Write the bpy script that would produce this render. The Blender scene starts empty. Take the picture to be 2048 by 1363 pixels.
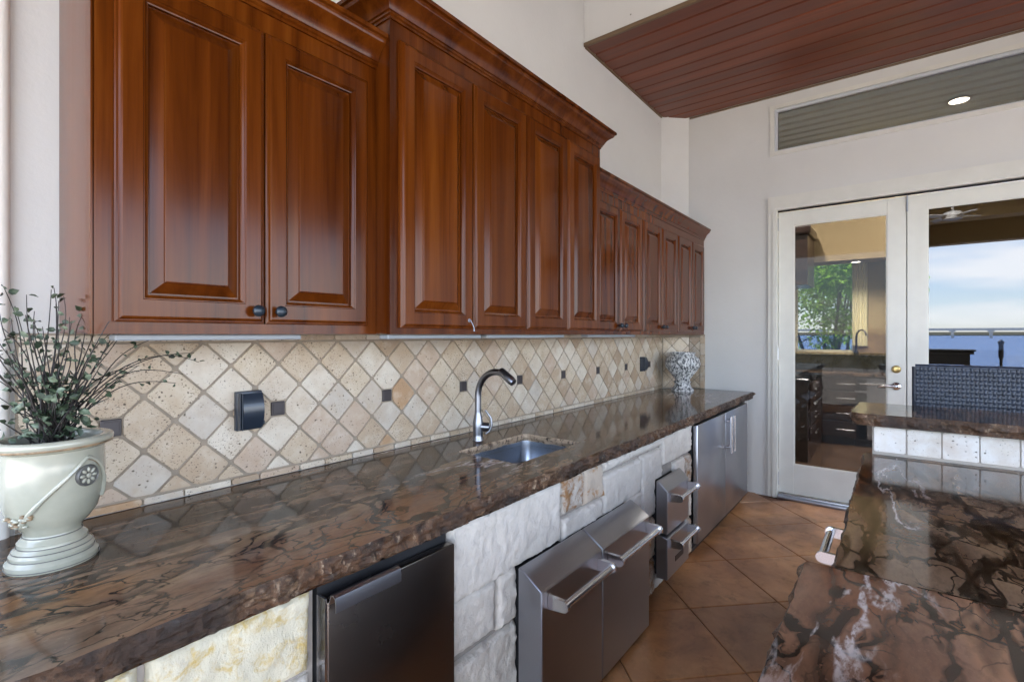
import bpy, bmesh, math, random
from mathutils import Vector, Matrix, noise as mnoise
R = math.radians
random.seed(7)
sc = bpy.context.scene
COL = sc.collection

# ------------------------------------------------------------------ camera
CAM_Y, CAM_Z = -1.8, 1.416
YAW = 37.891
cd = bpy.data.cameras.new('camera'); cam = bpy.data.objects.new('camera', cd); COL.objects.link(cam)
cd.sensor_width = 36; cd.lens = 36 * 992 / 2048
cd.shift_y = -12.5 / 2048
cd.clip_start = 0.02; cd.clip_end = 60000
cam.location = (0, CAM_Y, CAM_Z)
cam.rotation_euler = (R(90), 0, R(YAW - 90))
sc.camera = cam

# ------------------------------------------------------------------ sky, sun, exposure
SUN_EL, SUN_AZ = 52, 62        # azimuth measured from +X towards +Y: behind the tiled wall
w = bpy.data.worlds.new('World'); sc.world = w; w.use_nodes = True
wn = w.node_tree; wn.nodes.clear()
sky = wn.nodes.new('ShaderNodeTexSky'); sky.sky_type = 'NISHITA'; sky.sun_disc = False
sky.sun_elevation = R(SUN_EL); sky.sun_rotation = R(90 - SUN_AZ)
sky.air_density = 1.0; sky.dust_density = 0.0; sky.ozone_density = 3.0
wbg = wn.nodes.new('ShaderNodeBackground'); wbg.inputs[1].default_value = 0.15
wo = wn.nodes.new('ShaderNodeOutputWorld')
wtc = wn.nodes.new('ShaderNodeTexCoord')
wmp = wn.nodes.new('ShaderNodeMapping'); wmp.inputs['Scale'].default_value = (1, 1, 6); wmp.inputs['Location'].default_value = (.2, 2.6, .5)
wns = wn.nodes.new('ShaderNodeTexNoise'); wns.inputs['Scale'].default_value = 2.6; wns.inputs['Detail'].default_value = 7
wrp = wn.nodes.new('ShaderNodeValToRGB')
wrp.color_ramp.elements[0].position = .50; wrp.color_ramp.elements[0].color = (0, 0, 0, 1)
wrp.color_ramp.elements[1].position = .66; wrp.color_ramp.elements[1].color = (.9, .9, .9, 1)
wmx = wn.nodes.new('ShaderNodeMix'); wmx.data_type = 'RGBA'
wmx.inputs[7].default_value = (7.2, 7.1, 7.0, 1)
wn.links.new(wtc.outputs['Generated'], wmp.inputs[0]); wn.links.new(wmp.outputs[0], wns.inputs['Vector'])
wn.links.new(wns.outputs['Fac'], wrp.inputs[0]); wn.links.new(wrp.outputs[0], wmx.inputs[0])
whz = wn.nodes.new('ShaderNodeMix'); whz.data_type = 'RGBA'; whz.inputs[0].default_value = .5
whz.inputs[7].default_value = (3.7, 4.2, 5.5, 1)      # thin high haze over the whole sky
wn.links.new(sky.outputs[0], whz.inputs[6]); wn.links.new(whz.outputs[2], wmx.inputs[6]); wn.links.new(wmx.outputs[2], wbg.inputs[0])
wn.links.new(wbg.outputs[0], wo.inputs[0])
sd = bpy.data.lights.new('sun', 'SUN'); sd.energy = 5.0; sd.angle = R(.53); sd.color = (1, .95, .87)
sun = bpy.data.objects.new('sun', sd); COL.objects.link(sun); sun.location = (5, 9, 12)
sdir = Vector((math.cos(R(SUN_EL)) * math.cos(R(SUN_AZ)), math.cos(R(SUN_EL)) * math.sin(R(SUN_AZ)), math.sin(R(SUN_EL))))
sun.rotation_euler = sdir.to_track_quat('Z', 'Y').to_euler()
vs = sc.view_settings
vs.view_transform = 'Standard'; vs.look = 'None'; vs.gamma = 1; vs.use_curve_mapping = False
vs.exposure = 2.97
sc.cycles.use_denoising = True
sc.cycles.max_bounces = 10; sc.cycles.diffuse_bounces = 4; sc.cycles.glossy_bounces = 5
sc.cycles.transparent_max_bounces = 12; sc.cycles.transmission_bounces = 6
sc.cycles.caustics_reflective = False; sc.cycles.caustics_refractive = False
sc.cycles.sample_clamp_indirect = 6

# ------------------------------------------------------------------ node helpers
class Mat:
    def __init__(s, name):
        s.m = bpy.data.materials.new(name); s.m.use_nodes = True
        s.nt = s.m.node_tree; s.b = s.nt.nodes['Principled BSDF']
    def n(s, t, props=None, **ins):
        nd = s.nt.nodes.new('ShaderNode' + t)
        for k, v in (props or {}).items(): setattr(nd, k, v)
        for k, v in ins.items():
            key = int(k[1:]) if k[0] == 'i' and k[1:].isdigit() else k.replace('_', ' ')
            s.set(nd.inputs[key], v)
        return nd
    def set(s, sock, v):
        if hasattr(v, 'is_output'): s.nt.links.new(v, sock)
        else: sock.default_value = v
    def p(s, **ins):
        for k, v in ins.items(): s.set(s.b.inputs[k.replace('_', ' ')], v)
        return s
    def pos(s): return s.n('NewGeometry').outputs['Position']
    def mapped(s, v, scale=(1, 1, 1), rot=(0, 0, 0)):
        return s.n('Mapping', Vector=v, Scale=scale, Rotation=rot).outputs[0]
    def noise(s, v, scale, detail=4, rough=.55, dist=0, col=False):
        nd = s.n('TexNoise', Vector=v, Scale=scale, Detail=detail, Roughness=rough, Distortion=dist)
        return nd.outputs['Color' if col else 'Fac']
    def ramp(s, f, *stops, interp='LINEAR'):
        nd = s.n('ValToRGB', i0=f); cr = nd.color_ramp; cr.interpolation = interp
        while len(cr.elements) < len(stops): cr.elements.new(.5)
        for e, (p, c) in zip(cr.elements, stops):
            e.position = p
            e.color = (c, c, c, 1) if isinstance(c, (int, float)) else (*c, 1)
        return nd.outputs[0]
    def mix(s, f, a, b, mode='MIX'):
        nd = s.n('Mix', dict(data_type='RGBA', blend_type=mode))
        s.set(nd.inputs[0], f)
        for i, v in ((6, a), (7, b)):
            s.set(nd.inputs[i], v if hasattr(v, 'is_output') else (*v, 1))
        return nd.outputs[2]
    def math(s, op, a, b=0., c=0.):
        nd = s.n('Math', dict(operation=op)); s.set(nd.inputs[0], a); s.set(nd.inputs[1], b); s.set(nd.inputs[2], c)
        return nd.outputs[0]
    def vmath(s, op, a, b):
        nd = s.n('VectorMath', dict(operation=op)); s.set(nd.inputs[0], a); s.set(nd.inputs[1], b)
        return nd.outputs[0]
    def warp(s, v, scale, amt, detail=3):
        c = s.noise(v, scale, detail, col=True)
        c = s.vmath('SUBTRACT', c, (.5, .5, .5))
        nd = s.n('VectorMath', dict(operation='SCALE')); s.set(nd.inputs[0], c); nd.inputs['Scale'].default_value = amt
        return s.vmath('ADD', v, nd.outputs[0])
    def rand(s): return s.n('ObjectInfo').outputs['Random']
    def bump(s, h, strength=.3, dist=.01, normal=None):
        kw = dict(Height=h, Strength=strength, Distance=dist)
        if normal is not None: kw['Normal'] = normal
        return s.n('Bump', **kw).outputs[0]

def plain(name, col, rough=.5, metal=0., coat=0., bump=0., bscale=40, var=0.):
    M = Mat(name); P = M.pos(); c = (*col, 1)
    if var:
        f = M.noise(P, bscale * .12, 5)
        c = M.mix(M.ramp(f, (.3, 0.), (.7, 1.)), tuple(x * (1 - var) for x in col), tuple(min(1, x * (1 + var)) for x in col))
    M.p(Base_Color=c, Roughness=rough, Metallic=metal, Coat_Weight=coat, Coat_Roughness=.12)
    if bump: M.p(Normal=M.bump(M.noise(P, bscale, 5), bump, .004))
    return M.m

def wood(name, dark, mid, light, axis='z', rough=.28, coat=.5, fine=1.):
    M = Mat(name); P = M.pos(); rnd = M.rand()
    sc_ = {'z': (14, 14, .55), 'y': (14, .5, 14), 'x': (.5, 14, 14)}[axis]
    sf = {'z': (160, 160, 3.), 'y': (160, 3., 160), 'x': (3., 160, 160)}[axis]
    off = M.n('CombineXYZ', X=M.math('MULTIPLY', rnd, 13.), Y=M.math('MULTIPLY', rnd, 7.), Z=M.math('MULTIPLY', rnd, 5.)).outputs[0]
    Q = M.vmath('ADD', P, off)
    a = M.noise(M.mapped(Q, sc_), 1., 6, .6, .6)
    f = M.noise(M.mapped(Q, sf), 1., 4, .6)
    t = M.math('ADD', M.math('MULTIPLY', a, .75), M.math('MULTIPLY', f, .25 * fine))
    c = M.ramp(t, (.3, dark), (.5, mid), (.7, light))
    c = M.mix(M.ramp(f, (.52, 0.), (.75, .35 * fine)), c, dark)
    c = M.mix(M.math('MULTIPLY', rnd, .28), c, dark)
    M.p(Base_Color=c, Roughness=M.ramp(a, (.3, rough * .85), (.7, rough * 1.2)), Coat_Weight=coat, Coat_Roughness=.1,
        Normal=M.bump(f, .06, .002), Specular_IOR_Level=.24 if axis == 'z' else .4)
    return M.m

MT = {}
MT['wood'] = wood('stained_wood', (.034, .0068, .001), (.10, .0235, .0026), (.16, .045, .0055), 'z', .17, .0, .8)
MT['soffit'] = wood('soffit_wood', (.075, .019, .010), (.15, .040, .019), (.23, .066, .03), 'y', .38, .1)
MT['dark_wood'] = wood('dark_wood', (.012, .006, .004), (.025, .011, .007), (.05, .022, .012), 'y', .35, .3)

def m_wall(name, col, speck=True):
    M = Mat(name); P = M.pos()
    a = M.noise(P, 1.3, 4); b = M.noise(P, 38, 6, .65)
    c = M.mix(M.ramp(a, (.35, 0.), (.65, 1.)), tuple(x * .93 for x in col), col)
    c = M.mix(M.ramp(M.noise(P, 9, 4), (.62, 0.), (.8, .12)), c, tuple(x * .7 for x in col))
    if speck:
        v = M.n('TexVoronoi', Vector=P, Scale=3.1).outputs['Distance']
        c = M.mix(M.ramp(v, (.012, .8), (.022, 0.)), c, (.12, .11, .1))
    M.p(Base_Color=c, Roughness=.78, Normal=M.bump(b, .22, .006)); return M.m
MT['wall'] = m_wall('painted_stucco', (.625, .62, .605))
MT['white_stucco'] = m_wall('white_stucco', (.80, .78, .74), False)
MT['inner_wall'] = m_wall('tan_inner_wall', (.34, .25, .13), False)
MT['header'] = wood('beam_wood', (.04, .014, .008), (.09, .03, .016), (.14, .05, .026), 'y', .5, 0.)
MT['white_paint'] = plain('white_paint', (.63, .62, .575), .35, bump=.05, bscale=60, var=.04)
MT['grey_paint'] = plain('grey_paint', (.5, .52, .55), .4)
MT['bar_paint'] = plain('light_bar_grey', (.28, .31, .35), .4)
MT['trim_gold'] = plain('soffit_trim', (.14, .09, .05), .5)

def m_travertine(name, tones, pit=1.):
    M = Mat(name); P = M.pos(); rnd = M.rand()
    base = M.ramp(rnd, *tones, interp='CONSTANT')
    cl = M.noise(M.warp(P, 6, .12), 11, 6, .6)
    c = M.mix(M.ramp(cl, (.38, 0.), (.68, .8)), base, M.mix(.55, base, (.38, .25, .14)))
    c = M.mix(M.ramp(M.noise(P, 17, 5), (.5, 0.), (.7, .4)), c, (.66, .60, .51))
    n1 = M.noise(M.mapped(P, (1, 1, 1.5)), 150, 3, .6)
    mask = M.noise(P, 13, 3)
    thr = M.math('SUBTRACT', M.math('ADD', .71, M.math('MULTIPLY', M.rand(), .06)), M.math('MULTIPLY', mask, .12 * pit))
    pits = M.math('SMOOTH_MIN', 1., M.math('MULTIPLY', M.math('MAXIMUM', M.math('SUBTRACT', n1, thr), 0.), 26.), .1)
    vo = M.n('TexVoronoi', Vector=M.warp(P, 40, .012), Scale=55.).outputs['Distance']
    sp = M.math('MULTIPLY', M.ramp(vo, (.12, 1.), (.22, 0.)), M.ramp(M.noise(P, 15, 3), (.49, 0.), (.58, 1.)))
    pits = M.math('MAXIMUM', pits, sp)
    c = M.mix(M.math('MULTIPLY', pits, .85), c, (.07, .045, .03))
    h = M.math('SUBTRACT', M.math('MULTIPLY', M.noise(P, 30, 5), .35), pits)
    M.p(Base_Color=c, Roughness=.55, Normal=M.bump(h, .5, .004)); return M.m
MT['tile'] = m_travertine('travertine', ((0., (.50, .405, .30)), (.2, (.56, .475, .365)), (.38, (.45, .355, .26)), (.5, (.60, .54, .455)),
                                         (.68, (.47, .37, .29)), (.8, (.50, .45, .39)), (.93, (.36, .27, .19)), (.975, (.40, .25, .14))), 2.0)
MT['white_tile'] = m_travertine('pale_travertine', ((0., (.70, .68, .65)), (.5, (.74, .72, .70))))
MT['grout'] = plain('grout', (.30, .25, .195), .9, bump=.4, bscale=160, var=.15)
MT['pale_grout'] = plain('pale_grout', (.42, .38, .34), .9, bump=.4, bscale=160)
MT['mortar'] = plain('mortar', (.33, .30, .27), .95, bump=.6, bscale=90, var=.15)
MT['accent'] = plain('bronze_tile', (.05, .042, .045), .4, .3, bump=.1, bscale=120)

def m_granite(name, tint=(1, 1, 1), rust=.4, rot=-8, flow=(.5, 2.3, 1.6)):
    """polished brown stone: long flowing colour bands crossed by branching dark cracks and a few pale seams."""
    M = Mat(name); P = M.pos()
    t = lambda c: tuple(a * b for a, b in zip(c, tint))
    F = M.mapped(P, flow, (0, 0, R(rot)))
    W = M.warp(M.warp(F, .8, .8, 2), 5., .07, 3)
    a = M.noise(W, 1.25, 3, .5)
    c = M.ramp(a, (.22, (.010, .008, .009)), (.30, t((.075, .048, .030))), (.36, t((.17, .125, .090))), (.43, t((.115, .078, .052))), (.455, t((.022, .014, .010))),
               (.475, t((.10, .064, .042))), (.53, t((.16, .118, .086))), (.565, t((.22, .16, .105))), (.585, t((.055, .033, .021))), (.62, t((.15, .105, .072))), (.68, t((.20, .12, .062))), (.75, t((.02, .013, .010))))
    c = M.mix(M.ramp(M.noise(W, .9, 4), (.52, 0.), (.64, rust)), c, t((.17, .06, .017)))
    g = M.noise(M.mapped(P, (26, 70, 40), (0, 0, R(rot))), 1., 6, .7)
    c = M.mix(M.ramp(g, (.40, .5), (.55, 0.)), c, M.mix(.5, c, (.012, .008, .006)))
    c = M.mix(M.ramp(M.noise(P, 120, 4, .7), (.6, 0.), (.72, .35)), c, t((.26, .2, .15)))
    def edges(scale, w0, w1, v):
        d = M.n('TexVoronoi', dict(feature='DISTANCE_TO_EDGE'), Vector=v, Scale=scale, Randomness=1.).outputs['Distance']
        return M.ramp(d, (w0, 1.), (w1, 0.))
    C = M.mapped(P, (1., 1.7, 1.5), (0, 0, R(rot - 12)))
    V = M.warp(M.warp(C, 2.4, .4, 3), 12, .07, 3)
    k1 = M.math('MULTIPLY', edges(4.0, .012, .042, V), M.ramp(M.noise(C, 1.8, 3), (.38, 0.), (.47, 1.)))
    k2 = M.math('MULTIPLY', edges(10., .012, .055, M.warp(V, 8, .14, 3)), M.ramp(M.noise(C, 2.6, 3), (.42, 0.), (.52, .95)))
    iso = M.math('ABSOLUTE', M.math('SUBTRACT', M.noise(M.warp(F, 1.2, .7, 4), 1.1, 5, .6), .5))
    k3 = M.ramp(iso, (.007, .95), (.024, 0.))
    kk = M.math('MAXIMUM', M.math('MAXIMUM', k1, k2), k3)
    c = M.mix(kk, c, t((.007, .004, .003)))
    i2 = M.math('ABSOLUTE', M.math('SUBTRACT', M.noise(M.warp(F, 1.4, .6, 5), 1.2, 6, .6), .45))
    wv = M.math('MULTIPLY', M.ramp(i2, (.004, 1.), (.018, 0.)), M.math('MULTIPLY', M.ramp(M.noise(F, .9, 2), (.50, 0.), (.56, 1.)), M.ramp(g, (.42, .1), (.55, 1.))))
    c = M.mix(M.math('MULTIPLY', wv, .85), c, (.55, .50, .48))
    M.p(Base_Color=c, Roughness=M.ramp(g, (.3, .05), (.7, .12)), Normal=M.bump(kk, .03, .001))
    M.b.inputs['Specular IOR Level'].default_value = .3
    return M.m
MT['granite'] = m_granite('brown_granite', (1.12, .98, .86), .6)
MT['granite_rust'] = m_granite('rust_granite', (1.3, .9, .74), .9, 28, (.6, 2.2, 1.6))
MT['blue_granite'] = m_granite('blue_granite', (.25, .42, .75), 0.)

def m_chisel(name='chiselled_granite', pale=0.):
    M = Mat(name); P = M.pos()
    a = M.noise(M.warp(P, 7, .2, 4), 11, 9, .7); b = M.noise(M.warp(P, 3, .2), 4.5, 5); f = M.noise(M.mapped(P, (60, 60, 26)), 1., 6, .7)
    c = M.ramp(a, (.32, (.010, .007, .006)), (.43, (.06, .028, .014)), (.5, (.13, .066, .034)), (.57, (.05, .026, .014)), (.66, (.28, .17, .095)), (.76, (.12, .05, .02)))
    c = M.mix(M.ramp(b, (.40, .75), (.54, 0.)), c, (.018, .012, .010))
    c = M.mix(M.math('MULTIPLY', M.ramp(f, (.56 - .2 * pale, 0.), (.66 - .2 * pale, .8)), M.ramp(b, (.45 - .3 * pale, 0.), (.6 - .3 * pale, 1.))), c, (.50, .38, .27))
    h = M.math('ADD', M.noise(P, 75, 7, .75), M.math('MULTIPLY', a, .8))
    M.p(Base_Color=c, Roughness=.32, Normal=M.bump(h, .8, .010)); return M.m
MT['chisel'] = m_chisel(); MT['chisel_pale'] = m_chisel('pale_chipped_granite', .8)

def m_limestone(name, col, rust=0., rustcol=(.28, .13, .035)):
    M = Mat(name); P = M.pos()
    a = M.noise(M.warp(P, 5, .1), 9, 7, .65); f = M.noise(M.mapped(P, (1, 1, .55)), 70, 7, .72)
    c = M.mix(M.ramp(a, (.35, 0.), (.7, 1.)), tuple(x * .84 for x in col), col)
    c = M.mix(M.ramp(M.noise(P, 30, 6), (.58, 0.), (.78, .35)), c, (.42, .38, .35))
    if rust:
        r = M.noise(M.warp(P, 12, .1), 16, 7, .7)
        c = M.mix(M.ramp(r, (.62 - .3 * rust, 0.), (.72 - .2 * rust, .95)), c, rustcol)
    M.p(Base_Color=c, Roughness=.85, Normal=M.bump(M.math('ADD', f, M.math('MULTIPLY', a, .5)), .75, .010)); return M.m
MT['lime'] = m_limestone('white_limestone', (.74, .695, .63))
MT['lime_yellow'] = m_limestone('yellow_limestone', (.68, .64, .50), .42, (.52, .38, .13))
MT['lime_rust'] = m_limestone('rusty_limestone', (.60, .56, .5), .62)
MT['lime_tan'] = m_limestone('tan_limestone', (.62, .53, .43), .35, (.4, .2, .07))

MT['lime_dark'] = m_limestone('grey_limestone', (.17, .165, .17))
def m_steel(name, col=(.40, .41, .45), rough=.29, axis='x', metal=1.):
    M = Mat(name); P = M.pos()
    s = {'x': (3, 300, 500), 'z': (400, 400, 3)}[axis]
    f = M.noise(M.mapped(P, s), 1., 3); g = M.noise(P, 5, 4)
    c = M.mix(M.ramp(f, (.3, 0.), (.7, .25)), col, tuple(x * .8 for x in col))
    M.p(Base_Color=c, Metallic=metal, Roughness=M.math('ADD', rough - .05, M.math('MULTIPLY', g, .12)), Normal=M.bump(f, .05, .001))
    return M.m
MT['steel'] = m_steel('brushed_steel')
MT['dark_steel'] = m_steel('dark_steel', (.20, .175, .16), .25)
MT['chrome'] = plain('satin_chrome', (.68, .68, .70), .2, 1., var=.05)
MT['nickel'] = plain('brushed_nickel', (.24, .25, .28), .3, 1., var=.08)
MT['sink_steel'] = m_steel('sink_steel', (.42, .46, .52), .22)
MT['black'] = plain('black_plastic', (.012, .012, .014), .35)
MT['navy'] = plain('dark_blue_bronze', (.016, .026, .038), .28, .2, bump=.1, bscale=300)
MT['outlet'] = plain('dark_cover_plastic', (.014, .022, .036), .3, coat=.3)
MT['brass'] = plain('aged_brass', (.45, .33, .14), .3, 1.)
MT['rubber'] = plain('dark_gap', (.01, .01, .012), .8)

def m_floor():
    M = Mat('stained_concrete'); P = M.pos(); rnd = M.rand()
    a = M.noise(M.warp(P, 2.5, .35, 4), 2.6, 8, .66); b = M.noise(M.warp(P, 6, .1), 9, 7, .7)
    c = M.ramp(a, (.3, (.2, .08, .03)), (.5, (.38, .17, .066)), (.68, (.52, .26, .11)))
    c = M.mix(M.ramp(b, (.52, 0.), (.72, .7)), c, (.12, .06, .03))
    c = M.mix(M.ramp(M.noise(P, 24, 6, .7), (.6, 0.), (.75, .4)), c, (.08, .04, .024))
    c = M.mix(M.math('MULTIPLY', rnd, .35), c, (.2, .11, .06))
    M.p(Base_Color=c, Roughness=M.ramp(b, (.3, .28), (.7, .48)), Normal=M.bump(b, .12, .004)); return M.m
MT['floor'] = m_floor()
MT['dark_floor'] = plain('dark_inside_floor', (.075, .045, .03), .2, var=.35, bscale=20)
MT['joint'] = plain('floor_joint', (.14, .07, .04), .9)

def m_glass(name, tint, refl=1.):
    M = Mat(name); nt = M.nt; nt.nodes.remove(M.b)
    tr = M.n('BsdfTransparent', Color=(*tint, 1)); gl = M.n('BsdfGlossy', Color=(1, 1, 1, 1), Roughness=.0)
    fr = M.n('Fresnel', IOR=1.5)
    mx = M.n('MixShader'); M.set(mx.inputs[0], M.math('MULTIPLY', fr.outputs[0], refl)); nt.links.new(tr.outputs[0], mx.inputs[1]); nt.links.new(gl.outputs[0], mx.inputs[2])
    nt.links.new(mx.outputs[0], nt.nodes['Material Output'].inputs[0]); return M.m
MT['door_glass'] = m_glass('door_glass', (.315, .32, .33), .28)
MT['clear_glass'] = m_glass('clear_glass', (.93, .95, .94), .25)

def emis(name, col, strength):
    M = Mat(name); M.p(Base_Color=(.8, .8, .8, 1), Emission_Color=(*col, 1), Emission_Strength=strength); return M.m
MT['lamp'] = emis('lit_lamp', (1, .85, .6), 14)

def m_ceramic():
    M = Mat('glazed_ceramic'); P = M.pos()
    a = M.noise(P, 14, 5)
    c = M.mix(M.ramp(a, (.35, 0.), (.7, 1.)), (.31, .32, .265), (.39, .385, .315))
    M.p(Base_Color=c, Roughness=.2, Coat_Weight=.6, Coat_Roughness=.08, Normal=M.bump(a, .05, .004)); return M.m
MT['ceramic'] = m_ceramic()
MT['ceramic_brown'] = plain('glaze_brown', (.22, .15, .085), .35, var=.5, bscale=500)
MT['ceramic_grey'] = plain('glaze_dark', (.10, .10, .095), .45, var=.3, bscale=300)
def m_urn():
    M = Mat('distressed_paint'); P = M.pos()
    a = M.noise(M.mapped(P, (1, 1, .5)), 62, 6, .7)
    c = M.ramp(a, (.40, (.035, .037, .042)), (.48, (.22, .23, .24)), (.54, (.66, .66, .65)))
    M.p(Base_Color=c, Roughness=.7, Normal=M.bump(a, .6, .01)); return M.m
MT['urn'] = m_urn()
def m_leaf(name, a, b, c_, trans=0.):
    M = Mat(name); P = M.pos()
    c = M.ramp(M.noise(P, 45, 3), (.3, a), (.5, b), (.68, c_))
    M.p(Base_Color=c, Roughness=.5)
    if trans:
        tb = M.n('BsdfTranslucent', Color=M.mix(.6, c, (.5, .85, .1))); mx = M.n('MixShader'); mx.inputs[0].default_value = trans
        M.nt.links.new(M.b.outputs[0], mx.inputs[1]); M.nt.links.new(tb.outputs[0], mx.inputs[2]); M.nt.links.new(mx.outputs[0], M.nt.nodes['Material Output'].inputs[0])
    return M.m
MT['leaf'] = m_leaf('grey_green_leaf', (.012, .018, .010), (.035, .06, .034), (.17, .22, .15))
MT['stem'] = plain('dark_stem', (.018, .014, .013), .6, var=.3)
MT['soil'] = plain('potting_soil', (.022, .018, .018), .95, bump=1., bscale=150, var=.4)
MT['wicker'] = plain('blue_black_wicker', (.022, .03, .05), .38, var=.35, bscale=200)
MT['tree_leaf'] = m_leaf('tree_leaf', (.06, .12, .014), (.11, .22, .025), (.2, .34, .04), .6)
MT['bark'] = plain('bark', (.03, .022, .018), .9, bump=.8, bscale=60, var=.3)
MT['curtain'] = plain('cream_curtain', (.70, .64, .42), .8, var=.05)
MT['cream'] = plain('cream_paint', (.68, .62, .42), .45)
MT['tan_tile'] = plain('tan_wall_tile', (.27, .18, .09), .45, var=.3, bscale=60)
MT['fan_white'] = plain('fan_white', (.55, .56, .58), .4)
MT['concrete'] = plain('bridge_concrete', (.55, .55, .53), .8, var=.1, bscale=2)
MT['grass'] = plain('lawn', (.16, .14, .07), .9, var=.3, bscale=12)
MT['paving'] = plain('pale_paving', (.50, .465, .42), .8, var=.12, bscale=14)
def m_water():
    M = Mat('lake_water'); P = M.pos()
    n1 = M.noise(M.mapped(P, (.06, .25, 1)), 1., 5)
    M.p(Base_Color=(.07, .14, .30, 1), Roughness=.4, IOR=1.33, Normal=M.bump(n1, .5, 1.)); return M.m
MT['water'] = m_water()

# ------------------------------------------------------------------ mesh helpers
def me_from(bm, smooth=None, name='m'):
    bmesh.ops.recalc_face_normals(bm, faces=bm.faces)
    me = bpy.data.meshes.new(name); bm.to_mesh(me); bm.free()
    if smooth is not None:
        for p in me.polygons: p.use_smooth = True
        me.set_sharp_from_angle(angle=R(smooth))
    return me
def bx(bm, x0, x1, y0, y1, z0, z1, bev=0., seg=1):
    vs_ = [bm.verts.new(p) for p in ((x0, y0, z0), (x1, y0, z0), (x1, y1, z0), (x0, y1, z0), (x0, y0, z1), (x1, y0, z1), (x1, y1, z1), (x0, y1, z1))]
    fs = [bm.faces.new([vs_[i] for i in f]) for f in ((3, 2, 1, 0), (4, 5, 6, 7), (0, 1, 5, 4), (1, 2, 6, 5), (2, 3, 7, 6), (3, 0, 4, 7))]
    if bev:
        es = list({e for f in fs for e in f.edges})
        bmesh.ops.bevel(bm, geom=es, offset=bev, segments=seg, affect='EDGES', profile=.5)
def box(*a, bev=0., seg=1, smooth=None):
    bm = bmesh.new(); bx(bm, *a, bev=bev, seg=seg)
    return me_from(bm, smooth if smooth is not None else (35 if bev and seg > 1 else None))
def tube_bm(bm, pts, r, seg=10, caps=True):
    pts = [Vector(p) for p in pts]; n = len(pts)
    rs = r if isinstance(r, (list, tuple)) else [r] * n
    up = None; rings = []
    for i, p in enumerate(pts):
        d = (pts[min(i + 1, n - 1)] - pts[max(i - 1, 0)]).normalized()
        if up is None:
            up = d.orthogonal().normalized()
        up = (up - d * up.dot(d)).normalized(); s = d.cross(up)
        rings.append([bm.verts.new(p + (up * math.cos(2 * math.pi * k / seg) + s * math.sin(2 * math.pi * k / seg)) * rs[i]) for k in range(seg)])
    for a, b in zip(rings, rings[1:]):
        for k in range(seg): bm.faces.new((a[k], a[(k + 1) % seg], b[(k + 1) % seg], b[k]))
    if caps: bm.faces.new(rings[0][::-1]); bm.faces.new(rings[-1])
def tube(pts, r, seg=10, smooth=40):
    bm = bmesh.new(); tube_bm(bm, pts, r, seg); return me_from(bm, smooth)
def lathe(prof, c, seg=48, smooth=35, axis='z', mod=None):
    """prof: (radius, height) from bottom to top round c."""
    bm = bmesh.new(); rings = []
    for r, h in prof:
        ring = []
        for k in range(seg):
            t = 2 * math.pi * k / seg; rr = max(r, 1e-4)
            if mod: rr = mod(rr, h, t)
            a, b = rr * math.cos(t), rr * math.sin(t)
            v = {'z': (a, b, h), 'y': (a, h, b), 'x': (h, a, b)}[axis]
            ring.append(bm.verts.new((c[0] + v[0], c[1] + v[1], c[2] + v[2])))
        rings.append(ring)
    for a, b in zip(rings, rings[1:]):
        for k in range(seg): bm.faces.new((a[k], a[(k + 1) % seg], b[(k + 1) % seg], b[k]))
    bm.faces.new(rings[0][::-1]); bm.faces.new(rings[-1])
    return me_from(bm, smooth)
def sweep_x(prof, x0, x1, smooth=None):
    """prof: (y, z) polygon swept along x."""
    bm = bmesh.new()
    a = [bm.verts.new((x0, y, z)) for y, z in prof]; b = [bm.verts.new((x1, y, z)) for y, z in prof]; n = len(prof)
    for k in range(n): bm.faces.new((a[k], a[(k + 1) % n], b[(k + 1) % n], b[k]))
    bm.faces.new(a[::-1]); bm.faces.new(b); return me_from(bm, smooth)
def holed(outer, holes, d0, d1, axis='x'):
    """A wall slab with rectangular openings; outer/holes = (u0,u1,z0,z1); the slab spans d0..d1 on axis."""
    us = sorted({outer[0], outer[1], *[h[i] for h in holes for i in (0, 1)]}); zs = sorted({outer[2], outer[3], *[h[i] for h in holes for i in (2, 3)]})
    us = [u for u in us if outer[0] <= u <= outer[1]]; zs = [z for z in zs if outer[2] <= z <= outer[3]]
    def solid(i, j):
        if not (0 <= i < len(us) - 1 and 0 <= j < len(zs) - 1): return False
        cu, cz = (us[i] + us[i + 1]) / 2, (zs[j] + zs[j + 1]) / 2
        return not any(h[0] < cu < h[1] and h[2] < cz < h[3] for h in holes)
    bm = bmesh.new(); vd = {}
    def V(d, u, z):
        k = (d, round(u, 5), round(z, 5))
        if k not in vd: vd[k] = bm.verts.new((d, u, z) if axis == 'x' else (u, d, z))
        return vd[k]
    for i in range(len(us) - 1):
        for j in range(len(zs) - 1):
            if not solid(i, j): continue
            a, b, c, d = us[i], us[i + 1], zs[j], zs[j + 1]
            for dd in (d0, d1): bm.faces.new((V(dd, a, c), V(dd, b, c), V(dd, b, d), V(dd, a, d)))
            for (ii, jj, p, q) in ((i - 1, j, (a, c), (a, d)), (i + 1, j, (b, c), (b, d)), (i, j - 1, (a, c), (b, c)), (i, j + 1, (a, d), (b, d))):
                if not solid(ii, jj): bm.faces.new((V(d0, *p), V(d0, *q), V(d1, *q), V(d1, *p)))
    return me_from(bm)

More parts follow.
